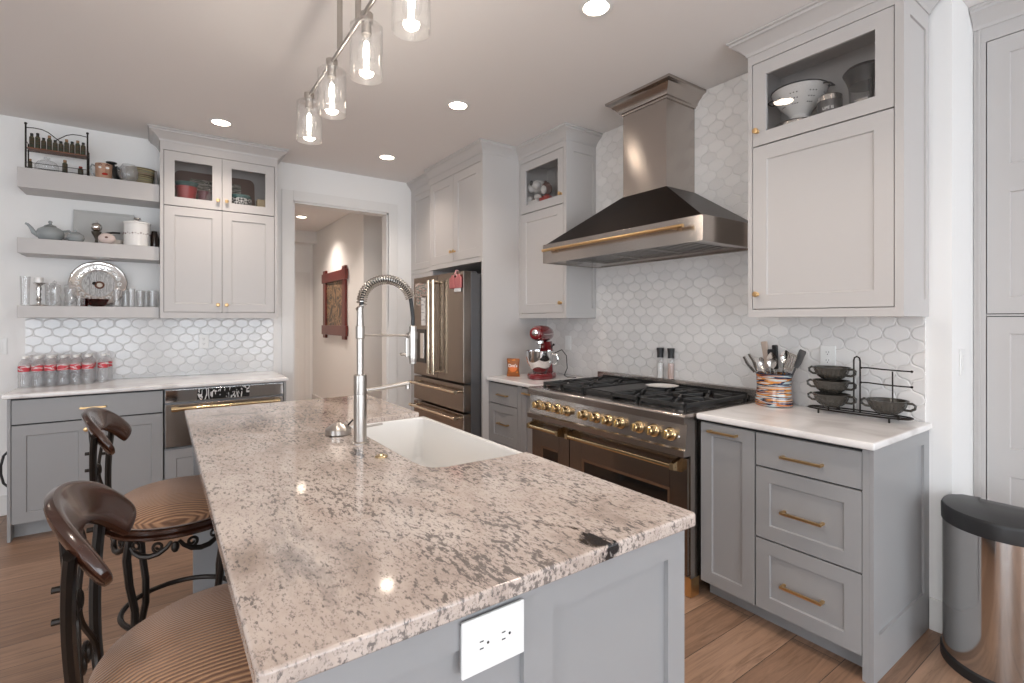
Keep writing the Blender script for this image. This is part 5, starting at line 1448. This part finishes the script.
# behind the far wall cabinet's glass doors
zf = U2+.0235
def tray(xc, w_, h_, y, tilt, label):
    t_ = thing('serving_tray', label, 'tray', (xc, y, zf))
    F = Fr((xc, y, zf), (1, 0, 0), (0, -math.cos(tilt), math.sin(tilt)), (0, math.sin(tilt), math.cos(tilt)))
    r_ = .05; P = []
    for a, b, q in ((w_/2-r_, r_, -90), (w_/2-r_, h_-r_, 0), (-w_/2+r_, h_-r_, 90), (-w_/2+r_, r_, 180)):
        for i in range(6): P.append((a+r_*math.cos(R(q+18*i)), b+r_*math.sin(R(q+18*i))))
    mb = MB(); mb.prism(F, P, 0, .012); mb.build('board', plain('brown_tray', (.14, .075, .055), .4), t_)
    mb = MB(); mb.fbox(F, -w_*.32, w_*.32, h_*.14, h_*.82, .012, .0135); mb.build('picture', banded('tray_picture', [(.02, .02, .02), (.10, .10, .07), (.45, .42, .38), (.04, .04, .03), (.2, .16, .10)], 14, 2, 2.5, .3), t_)
tray(.385, .58, .325, 4.835, R(9), 'wide brown tray with a dark picture leaning behind the two far glass doors')
def simple(name, label, cat, parts, loc, group=None):
    t_ = thing(name, label, cat, loc, group)
    for nm, mb, m in parts: mb.build(nm, m, t_)
    return t_
def rv(c, prof, seg=28, **k):
    mb = MB(); mb.revolve(c, (0, 0, 1), prof, seg, **k); return mb
mat_teal = plain('teal_glaze', (.05, .13, .13), .25); mat_rose = plain('plum_glaze', (.14, .03, .045), .3); mat_rg = plain('red_glaze', (.30, .03, .03), .3)
simple('mixing_bowl', 'teal bowl stacked in a red one behind the left glass door', 'bowl',
       [('outer_bowl', rv((.17, 4.70, zf), [(.035, 0), (.055, .03), (.076, .15), (.073, .15), (.052, .032), (0, .008)]), mat_rg),
        ('inner_bowl', rv((.17, 4.70, zf+.110), [(.028, 0), (.050, .018), (.080, .068), (.083, .073), (.078, .073), (.048, .022), (0, .01)]), mat_teal)], (.17, 4.70, zf))
simple('mixing_bowl', 'plum coloured bowl right of the teal one behind the left glass door', 'bowl',
       [('bowl', rv((.295, 4.765, zf), [(.028, 0), (.040, .03), (.052, .145), (.049, .145), (.037, .032), (0, .008)]), mat_rose)], (.295, 4.765, zf))
simple('glass_bottle', 'small clear stoppered bottle by the knob behind the left glass door', 'bottle',
       [('bottle', rv((.325, 4.665, zf), [(.024, 0), (.026, .004), (.026, .095), (.008, .115), (.008, .135), (0, .136)], 16), mat_bottle), ('stopper', rv((.325, 4.665, zf+.1365), [(.006, 0), (.010, .008), (.008, .018), (0, .022)], 12), mat_silver)], (.325, 4.665, zf))
mat_lat = None
def lattice(name):
    m, t, p = newmat(name); tc = N(t, 'ShaderNodeTexCoord'); mp = N(t, 'ShaderNodeMapping'); mp.inputs['Rotation'].default_value = (0, R(45), 0); mp.inputs['Scale'].default_value = (1, 1, 1)
    ck = N(t, 'ShaderNodeTexChecker'); ck.inputs['Scale'].default_value = 62; ck.inputs[1].default_value = (.02, .02, .02, 1); ck.inputs[2].default_value = (.6, .6, .58, 1)
    t.links.new(tc.outputs['Object'], mp.inputs[0]); t.links.new(mp.outputs[0], ck.inputs[0]); t.links.new(ck.outputs[0], p.inputs['Base Color']); p.inputs['Roughness'].default_value = .3
    return m
simple('lattice_bowl', 'black and white latticed bowl with green inside behind the right glass door', 'bowl',
       [('bowl', rv((.545, 4.70, zf), [(.060, 0), (.075, .022), (.088, .105), (.085, .105), (.072, .024), (0, .008)]), lattice('lattice')), ('liner', rv((.545, 4.70, zf+.090), [(.07, .0), (.0835, .018), (.080, .045), (0, .055)]), mat_teal)], (.545, 4.70, zf))
mb = MB(); mb.box(.668, .740, 4.66, 4.74, zf, zf+.120, .004)
o = mb.build('tan_box', plain('tan_card', (.42, .33, .20), .6), off=(.70, 4.70, zf)); tag(o, 'small tan box at the right edge behind the right glass door', 'box')

# ------------------------------------------------------------------ top shelf
zt1 = 2.3985
rk = thing('spice_rack', 'black wire two-tier rack with wooden shelves on the top floating shelf', 'rack', (-.59, 4.76, zt1))
xl, xr, yf_, yb_ = -.752, -.428, 4.715, 4.80
for x in (xl, xr):
    mb = MB(); mb.cyl((x, yf_, zt1), (x, yf_, 2.715), .005, seg=10); mb.sphere((x, yf_, 2.718), .009, seg=10); mb.cyl((x, yb_, zt1), (x, yb_, 2.60), .004, seg=8)
    for z in (zt1+.03, 2.56, 2.60): mb.cyl((x, yf_, z), (x, yb_, z), .0025, seg=6)
    mb.build('side_frame', mat_bronze, rk)
mb = MB()
xm = (xl+xr)/2
for s_ in (-1, 1):
    P = [(xm+s_*q*(xr-xl)/2, yf_, z) for q, z in ((1, 2.690), (.75, 2.695), (.5, 2.693), (.30, 2.680), (.15, 2.660), (0, 2.640), (-.08, 2.628))]
    mb.tube(P, .003, 8)
for z in (zt1+.055, 2.53, zt1+.022): mb.cyl((xl, yf_, z), (xr, yf_, z), .0022, seg=6)
mb.build('front_wires', mat_bronze, rk)
mat_board = plain('rack_wood', (.17, .065, .03), .45, var=.3, vscale=20)
for z in (zt1+.004, 2.552):
    mb = MB(); mb.box(xl+.006, xr-.006, yf_+.004, yb_-.004, z, z+.010, .002); mb.build('wooden_shelf', mat_board, rk)
mat_herb = banded('dark_herbs', [(.02, .025, .02), (.09, .055, .03), (.03, .05, .03), (.30, .20, .12), (.02, .02, .02)], 20, 2, 2.0, .3)
mat_cork = plain('cork', (.33, .20, .11), .8)
def jar(x, z, h_, r_, fill, cap, label, name='spice_jar', grp='spice jars in the wire rack', y=4.757):
    t_ = thing(name, label, 'jar', (x, y, z), grp)
    rv((x, y, z), [(r_, 0), (r_+.001, .002), (r_+.001, h_*.72), (r_*.6, h_*.82), (0, h_*.82)], 16).build('jar', fill, t_)
    rv((x, y, z+h_*.822), [(r_*.7, 0), (r_*.7, h_*.17), (0, h_*.18)], 14).build('lid', cap, t_)
hs = [.105, .112, .085, .108, .082, .080, .100, .090, .104, .095]
for i in range(10):
    jar(-.728+.0303*i, 2.5625, hs[i], .0125, mat_herb, mat_cork if i in (3, 6, 8) else mat_rubber, 'little dark spice jar in the row on the wire rack\'s upper tier')
t_ = thing('butter_dome', 'clear glass dome dish on the lower tier of the wire rack', 'glass dish', (-.65, 4.757, zt1+.0145))
z_ = zt1+.0145
rv((-.65, 4.757, z_), [(.028, 0), (.036, .003), (.036, .006), (0, .006)], 28, sx=1.9, sy=1).build('dish', mat_glass, t_)
rv((-.65, 4.757, z_+.0065), [(.034, 0), (.034, .035), (.026, .062), (.012, .074), (.006, .078), (.010, .086), (.008, .094), (0, .096)], 28, sx=1.9, sy=1).build('dome', mat_bottle, t_)
jar(-.555, z_, .10, .014, mat_herb, mat_cork, 'tall brown spice jar right of the glass dome in the wire rack')
jar(-.470, z_, .068, .015, mat_herb, plain('red_lid', (.25, .03, .02), .4), 'short jar with red lid at the right end of the wire rack')
jar(-.735, z_, .075, .009, mat_herb, mat_cork, 'small brown jar left of the glass dome in the wire rack')

t_ = thing('face_mug', 'brown mug with a painted face and red lips on the top shelf', 'mug', (-.338, 4.73, zt1))
rv((-.338, 4.73, zt1+.0005), [(.044, 0), (.048, .004), (.050, .115), (.047, .115), (.044, .010), (0, .008)], 28).build('cup', plain('clay_brown', (.42, .25, .17), .4, var=.2, vscale=30), t_)
mb = MB(); mb.tube([(-.383, 4.73, zt1+.095), (-.403, 4.72, zt1+.103), (-.413, 4.715, zt1+.08), (-.405, 4.72, zt1+.045), (-.384, 4.73, zt1+.022)], .006, 8); mb.build('handle', mat_celadon, t_)
for dx in (-.022, .018):
    mb = MB(); mb.sphere((-.338+dx+.006, 4.685, zt1+.082), .011, 1.1, .4, .8, 12); mb.build('eye', mat_white, t_)
    mb = MB(); mb.tube([(-.338+dx-.012+.006, 4.683, zt1+.100), (-.338+dx+.006, 4.680, zt1+.106), (-.338+dx+.018, 4.684, zt1+.101)], .003, 6); mb.build('brow', mat_brown, t_)
mb = MB(); mb.sphere((-.330, 4.679, zt1+.062), .010, .9, .8, 1.8, 12); mb.build('nose', plain('clay_nose', (.48, .27, .18), .4), t_)
mb = MB(); mb.sphere((-.328, 4.681, zt1+.036), .015, 1.2, .5, .6, 12); mb.build('lips', mat_redp, t_)
t_ = thing('black_pitcher', 'black pitcher with a flat lid behind the face mug', 'pitcher', (-.300, 4.83, zt1))
rv((-.300, 4.83, zt1+.0005), [(.040, 0), (.050, .02), (.055, .06), (.048, .10), (.030, .13), (.020, .14), (.018, .150), (.034, .156), (.034, .162), (0, .164)], 28).build('body', mat_rubber, t_)
mb = MB(); mb.tube([(-.272, 4.82, zt1+.13), (-.245, 4.81, zt1+.115), (-.236, 4.80, zt1+.07), (-.245, 4.81, zt1+.02)], .010, 8); mb.build('handle', mat_rubber, t_)
t_ = thing('glass_pitcher', 'round clear glass pitcher on the top shelf beside the striped basket', 'pitcher', (-.185, 4.71, zt1))
rv((-.190, 4.700, zt1+.0005), [(.030, 0), (.044, .01), (.056, .04), (.058, .075), (.050, .110), (.040, .130), (.038, .130), (.048, .108), (.056, .075), (.052, .040), (0, .006)], 32).build('glass', mat_bottle, t_)
mb = MB(); mb.tube([(-.237, 4.70, zt1+.11), (-.257, 4.70, zt1+.095), (-.252, 4.70, zt1+.05), (-.238, 4.70, zt1+.03)], .004, 8); mb.build('handle', mat_bottle, t_)
mat_basket = banded('woven_stripes', [(.30, .25, .12), (.12, .07, .05), (.34, .30, .16), (.20, .22, .20), (.36, .15, .10), (.38, .32, .18)], 34, 2, .0, .8, .3)
t_ = thing('striped_basket', 'flared basket woven in tan, olive and brown stripes on the top shelf', 'basket', (-.115, 4.81, zt1))
rv((-.125, 4.838, zt1+.0005), [(.070, 0), (.074, .004), (.094, .145), (.090, .145), (.070, .008), (0, .006)], 32, sy=.72).build('weave', mat_basket, t_)
mb = MB(); mb.box(-.030, -.018, 4.70, 4.86, zt1, zt1+.115, .002); o = mb.build('thin_board', plain('grey_board', (.22, .20, .19), .6), off=(-.024, 4.78, zt1)); tag(o, 'thin dark board standing against the cabinet side on the top shelf', 'board')

# ------------------------------------------------------------------ middle shelf
zm1 = 1.9255
t_ = thing('teapot', 'grey-blue glazed teapot with lid on the middle shelf', 'teapot', (-.632, 4.75, zm1))
rv((-.632, 4.75, zm1+.0005), [(.040, 0), (.060, .010), (.074, .035), (.076, .055), (.066, .080), (.040, .098), (.030, .102)], 36).build('body', mat_celadon, t_)
rv((-.632, 4.75, zm1+.1035), [(.034, 0), (.030, .006), (.012, .014), (.007, .018), (.011, .026), (.012, .032), (.006, .040), (0, .041)], 24).build('lid', mat_celadon, t_)
mb = MB(); mb.tube([(-.690, 4.745, zm1+.038), (-.716, 4.74, zm1+.055), (-.730, 4.735, zm1+.085), (-.745, 4.73, zm1+.105), (-.757, 4.73, zm1+.110)], [.020, .015, .011, .008, .007], 12); mb.build('spout', mat_celadon, t_)
mb = MB(); mb.tube([(-.565, 4.76, zm1+.075), (-.535, 4.775, zm1+.085), (-.520, 4.78, zm1+.065), (-.53, 4.775, zm1+.035), (-.562, 4.76, zm1+.025)], .008, 10); mb.build('handle', mat_celadon, t_)
t_ = thing('sugar_bowl', 'small grey-blue lidded sugar bowl right of the teapot', 'sugar bowl', (-.492, 4.715, zm1))
rv((-.492, 4.710, zm1+.0005), [(.028, 0), (.042, .008), (.051, .028), (.046, .050), (.026, .064)], 28).build('body', mat_celadon, t_)
rv((-.492, 4.710, zm1+.0655), [(.027, 0), (.020, .006), (.007, .010), (.008, .020), (0, .024)], 20).build('lid', mat_celadon, t_)
# big square white platter leaning on the wall
t_ = thing('square_platter', 'large pale rectangular platter leaning on the wall above the middle shelf', 'platter', (-.34, 4.86, zm1))
til = R(9); F = Fr((-.345, 4.862, zm1+.001), (1, 0, 0), (0, -math.cos(til), math.sin(til)), (0, math.sin(til), math.cos(til)))
V = []; hw_, hh_ = .178, .262
for (a, b, n0) in ((1, 1, .018), (.80, .86, .004)):
    for su, sv in ((-1, -1), (1, -1), (1, 1), (-1, 1)): V.append(F(su*hw_*a, hh_/2+sv*hh_/2*b, n0))
for (a, b, n0) in ((1, 1, .010), (.80, .86, -.002)):
    for su, sv in ((-1, -1), (1, -1), (1, 1), (-1, 1)): V.append(F(su*hw_*a, hh_/2+sv*hh_/2*b, n0))
Fc = []
for b0 in (0, 8):
    for i in range(4): Fc.append((b0+i, b0+(i+1) % 4, b0+4+(i+1) % 4, b0+4+i))
    Fc.append((b0+4, b0+5, b0+6, b0+7))
for i in range(4): Fc.append((i, (i+1) % 4, 8+(i+1) % 4, 8+i))
mb = MB(); mb.add(V, Fc); mb.build('dish', plain('pale_stoneware', (.52, .52, .51), .2), t_)
t_ = thing('glass_goblet', 'small figurine goblet with a glass globe on the middle shelf', 'ornament', (-.378, 4.715, zm1))
rv((-.378, 4.710, zm1+.0005), [(.022, 0), (.024, .003), (.010, .010), (.007, .030), (.016, .052), (.026, .070), (.030, .086), (0, .088)], 20).build('dark_cup', plain('dark_pewter', (.08, .07, .055), .35, .6), t_)
mb = MB(); mb.sphere((-.378, 4.710, zm1+.120), .034, seg=20); mb.build('globe', mat_silver, t_)
rv((-.374, 4.710, zm1+.1545), [(.010, 0), (.012, .006), (.005, .014), (0, .016)], 14).build('finial', mat_bottle, t_)
t_ = thing('oval_box', 'pale pink oval china box with a small flower on the middle shelf', 'china box', (-.318, 4.69, zm1))
mb = MB(); mb.sphere((-.318, 4.690, zm1+.040), .040, 1.30, .9, .98, 24); mb.build('box', plain('pink_china', (.66, .55, .51), .2), t_)
mb = MB(); mb.sphere((-.318, 4.6545, zm1+.045), .007, 1.4, .3, 1, 10); mb.build('flower', mat_brown, t_)
t_ = thing('gravy_boat', 'patterned gravy boat with dark handle half behind the white crock', 'gravy boat', (-.258, 4.77, zm1))
rv((-.285, 4.800, zm1+.0005), [(.026, 0), (.034, .01), (.044, .045), (.041, .045), (.030, .012), (0, .006)], 24, sx=1.4).build('boat', mat_cream, t_)
mb = MB(); mb.tube([(-.335, 4.80, zm1+.040), (-.345, 4.79, zm1+.085), (-.29, 4.79, zm1+.100), (-.245, 4.79, zm1+.100)], .007, 8); mb.build('handle', mat_rubber, t_)
t_ = thing('lidded_crock', 'white lidded crock with a band of small dark flowers on the middle shelf', 'crock', (-.142, 4.735, zm1))
rv((-.142, 4.735, zm1+.0005), [(.078, 0), (.082, .004), (.082, .165), (.086, .170), (.086, .180), (.070, .186), (.030, .194), (0, .196)], 40).build('pot', mat_white, t_)
rv((-.142, 4.735, zm1+.1965), [(.010, 0), (.010, .006), (.024, .012), (.022, .020), (0, .023)], 20).build('lid_knob', mat_stem, t_)
mb = MB()
for i in range(30):
    a = 2*PI*i/30; dz = .004*math.sin(i*2.4); s_ = .0052 if i % 3 == 0 else .0034
    mb.sphere((-.142+.0822*math.cos(a), 4.735+.0822*math.sin(a), zm1+.093+dz), s_, seg=8)
fl = mb.build('flower_band', plain('dark_rose_print', (.10, .02, .025), .5), t_)
simple('dark_jug', 'dark glossy jug squeezed between the white crock and the cabinet', 'jug', [('jug', rv((-.036, 4.79, zm1+.0005), [(.022, 0), (.029, .02), (.030, .08), (.020, .12), (.018, .135), (0, .136)], 24), plain('dark_glaze', (.04, .025, .02), .15))], (-.036, 4.79, zm1))

# ------------------------------------------------------------------ bottom shelf
zl1 = 1.4675
t_ = thing('candle_holder', 'tall ribbed glass candle stand with a white candle, far left of the bottom shelf', 'candle holder', (-.690, 4.74, zl1))
rv((-.690, 4.74, zl1+.0005), [(.046, 0), (.048, .004), (.030, .010), (.012, .018), (.010, .030), (.016, .045), (.010, .060), (.014, .080), (.010, .10), (.016, .120), (.012, .140), (.030, .155), (.034, .160), (0, .161)], 28).build('stand', mat_silver, t_)
rv((-.690, 4.74, zl1+.1620), [(.024, 0), (.025, .035), (0, .036)], 24).build('candle', mat_white, t_)
def tumbler(x, y, r_, h_, label, name='tumbler', grp='glasses on the bottom shelf', ribs=0, cat='glass', mat=None):
    t_ = thing(name, label, cat, (x, y, zl1), grp)
    mb = MB(); n_ = 48; V = []; Fc = []
    prof = [(r_*.82, 0), (r_*.86, .003), (r_*.92, h_*.5), (r_, h_), (r_-.002, h_), (r_*.90-.002, h_*.5), (r_*.82-.002, .012), (0.0001, .010)]
    for q, hh in prof:
        for k in range(n_):
            f_ = 1+(.03*math.cos(2*PI*k*12/n_) if ribs and q > .01 else 0)
            V.append((x+q*f_*math.cos(2*PI*k/n_), y+q*f_*math.sin(2*PI*k/n_), zl1+.0005+hh))
    for i in range(len(prof)-1):
        for k in range(n_): Fc.append((i*n_+k, i*n_+(k+1) % n_, (i+1)*n_+(k+1) % n_, (i+1)*n_+k))
    Fc.append(tuple(range(n_-1, -1, -1)))
    mb.add(V, Fc); mb.build('glass', mat or mat_tum, t_)
    return t_
mat_tum = thin_glass('tumbler_glass', (.97, .97, .97), 1.2, .03, haze=.12)
for x, y, r_, h_, lb in ((-.752, 4.70, .026, .20, 'tall ribbed glass vase at the very left end of the bottom shelf'),):
    tumbler(x, y, r_, h_, lb, 'glass_vase', None, 1, 'vase')
for x, lb in ((-.605, 'clear glass jar with knobbed lid, left of the two on the bottom shelf'), (-.522, 'clear glass jar with knobbed lid in front of the silver tray')):
    t_ = thing('glass_jar', lb, 'jar', (x, 4.72, zl1))
    rv((x, 4.72, zl1+.0005), [(.030, 0), (.034, .004), (.036, .040), (.030, .078), (.034, .085), (.036, .120), (.032, .135), (.030, .135), (.034, .118), (.028, .08), (.033, .04), (0, .006)], 28).build('body', mat_tum, t_)
    rv((x, 4.72, zl1+.1365), [(.034, 0), (.030, .014), (.010, .022), (.012, .034), (0, .044)], 24).build('lid', mat_bottle, t_)
tumbler(-.640, 4.80, .030, .165, 'plain tall glass behind the candle stand on the bottom shelf')
tumbler(-.470, 4.69, .022, .075, 'short clear glass beside the red bowl on the bottom shelf')
# silver tray
t_ = thing('silver_tray', 'round ornate silver tray with scalloped rim leaning on the wall', 'tray', (-.378, 4.85, zl1))
til = R(10); nrm = Vector((0, -math.cos(til), math.sin(til))); up_ = Vector((0, math.sin(til), math.cos(til))); cc_ = Vector((-.378, 4.842, zl1))+up_*.176
Ft = Fr(cc_, (1, 0, 0), nrm, up_)
mb = MB(); n_ = 120; V = []; Fc = []
prof = [(.0, .004), (.105, .004), (.120, .006), (.128, .012), (.150, .014), (.162, .016), (.168, .020), (.1715, .016), (.169, .010), (.150, .004), (.120, -.002), (0, -.002)]
for q, hh in prof:
    for k in range(n_):
        f_ = 1+(.012*abs(math.cos(PI*k*12/n_)) if q > .16 else 0); a = 2*PI*k/n_
        V.append(Ft(max(q, .0002)*f_*math.cos(a), max(q, .0002)*f_*math.sin(a), hh))
for i in range(len(prof)-1):
    for k in range(n_): Fc.append((i*n_+k, i*n_+(k+1) % n_, (i+1)*n_+(k+1) % n_, (i+1)*n_+k))
mb.add(V, Fc); mb.build('tray', mat_silver, t_)
mb = MB()
for i in range(18):   # engraved garland between rim and centre
    a = 2*PI*i/18
    for k in range(5):
        b = a+.10*math.cos(2*PI*k/5); q = .125+.011*math.sin(2*PI*k/5)
        p = Ft(q*math.cos(b), q*math.sin(b), .011); mb.sphere(p, .0055, 1.3, .5, 1.3, 8)
mb.build('garland', mat_white, t_)
mb = MB(); mb.revolve(Ft(0, 0, .005), nrm, [(.098, 0), (.098, .0015), (0, .002)], 48); mb.build('engraved_centre', banded('engraving', [(.30, .29, .28), (.62, .61, .60), (.40, .39, .38), (.66, .65, .64)], 26, 0, 3.0, .3), t_)
t_ = thing('jewelled_brooch', 'round bronze medallion hanging in front of the silver tray', 'medallion', Ft(-.0, -.02, .02))
mb = MB(); cc2 = Ft(.006, -.01, .012)
mb.tube([cc2+Ft.u*(.024*math.cos(2*PI*i/24))+Ft.v*(.024*math.sin(2*PI*i/24)) for i in range(24)], .006, 8, True); mb.build('ring', plain('bronze_ring', (.20, .09, .06), .3, .8), t_)
mb = MB(); mb.sphere(cc2-nrm*.001, .017, 1, .4, 1, 12); mb.build('stone', mat_cream, t_)
mb = MB(); mb.sphere(cc2+Ft.u*(-.030)+Ft.v*.012, .013, 1, .6, 1, 10); mb.build('leaf', mat_bronze, t_)
mat_rglass = thin_glass('red_glass', (.42, .10, .08), 1.0, .03)
t_ = thing('red_glass_bowl', 'dark red glass bowl in front of the silver tray', 'bowl', (-.372, 4.735, zl1))
rv((-.372, 4.735, zl1+.0005), [(.030, 0), (.045, .008), (.062, .045), (.066, .055), (.063, .055), (.058, .044), (.042, .010), (0, .005)], 36).build('bowl', mat_rglass, t_)
t_ = thing('red_glass_cup', 'small dark red glass at the left of the silver tray', 'glass', (-.452, 4.77, zl1))
rv((-.452, 4.77, zl1+.0005), [(.018, 0), (.022, .004), (.024, .060), (.022, .060), (.019, .006), (0, .005)], 24).build('cup', mat_rglass, t_)
for x, y, r_, h_, rb, lb in ((-.262, 4.72, .024, .128, 1, 'ribbed tumbler just right of the silver tray, leftmost of the tumblers'), (-.212, 4.79, .026, .125, 0, 'plain tumbler behind the two ribbed ones'),
                             (-.176, 4.71, .024, .135, 1, 'ribbed tumbler with banded rim, second of the front tumblers'), (-.122, 4.735, .028, .125, 0, 'plain tumbler, third of the front tumblers on the bottom shelf'),
                             (-.088, 4.81, .028, .125, 0, 'plain tumbler standing behind at the right end of the bottom shelf'), (-.046, 4.72, .032, .128, 0, 'widest tumbler, nearest the cabinet on the bottom shelf')):
    tumbler(x, y, r_, h_, lb, ribs=rb)

# ------------------------------------------------------------------ water bottles
mat_label = banded('bottle_label', [(.45, .03, .05), (.55, .05, .07), (.70, .68, .68), (.10, .02, .03), (.72, .45, .45)], 9, 2, 2.2, .4)
wb = thing('water_bottle', 'clear water bottle with a red label in the block of bottles', 'water bottle', (0, 0, 0), 'water bottles packed together on the far worktop')
rv((0, 0, .0), [(.027, 0), (.0305, .004), (.0305, .05), (.029, .055), (.0305, .060), (.0305, .112), (.0305, .148), (.026, .165), (.014, .182), (.0125, .190), (.0125, .192), (0, .193)], 20).build('bottle', mat_bottle, wb)
rv((0, 0, .108), [(.0309, 0), (.0309, .038)], 20).build('label', mat_label, wb)
rv((0, 0, .1935), [(.015, 0), (.015, .013), (.013, .015), (0, .015)], 16).build('cap', mat_plate, wb)
first = True
for j in range(4):
    for i in range(6):
        loc = (-.748+.0655*i, 4.635+.0645*j, CT+.0008)
        if first: wb.location = loc; first = False
        else: dup(wb, loc, random.uniform(0, 6))
for k, (x, y) in enumerate(((-.340, 4.70), (-.322, 4.79))):
    dup(wb, (x, y, CT+.0008), k*2, ('clear water bottle standing apart at the right front of the block', 'clear water bottle standing apart at the right rear of the block')[k], 'water bottles packed together on the far worktop')
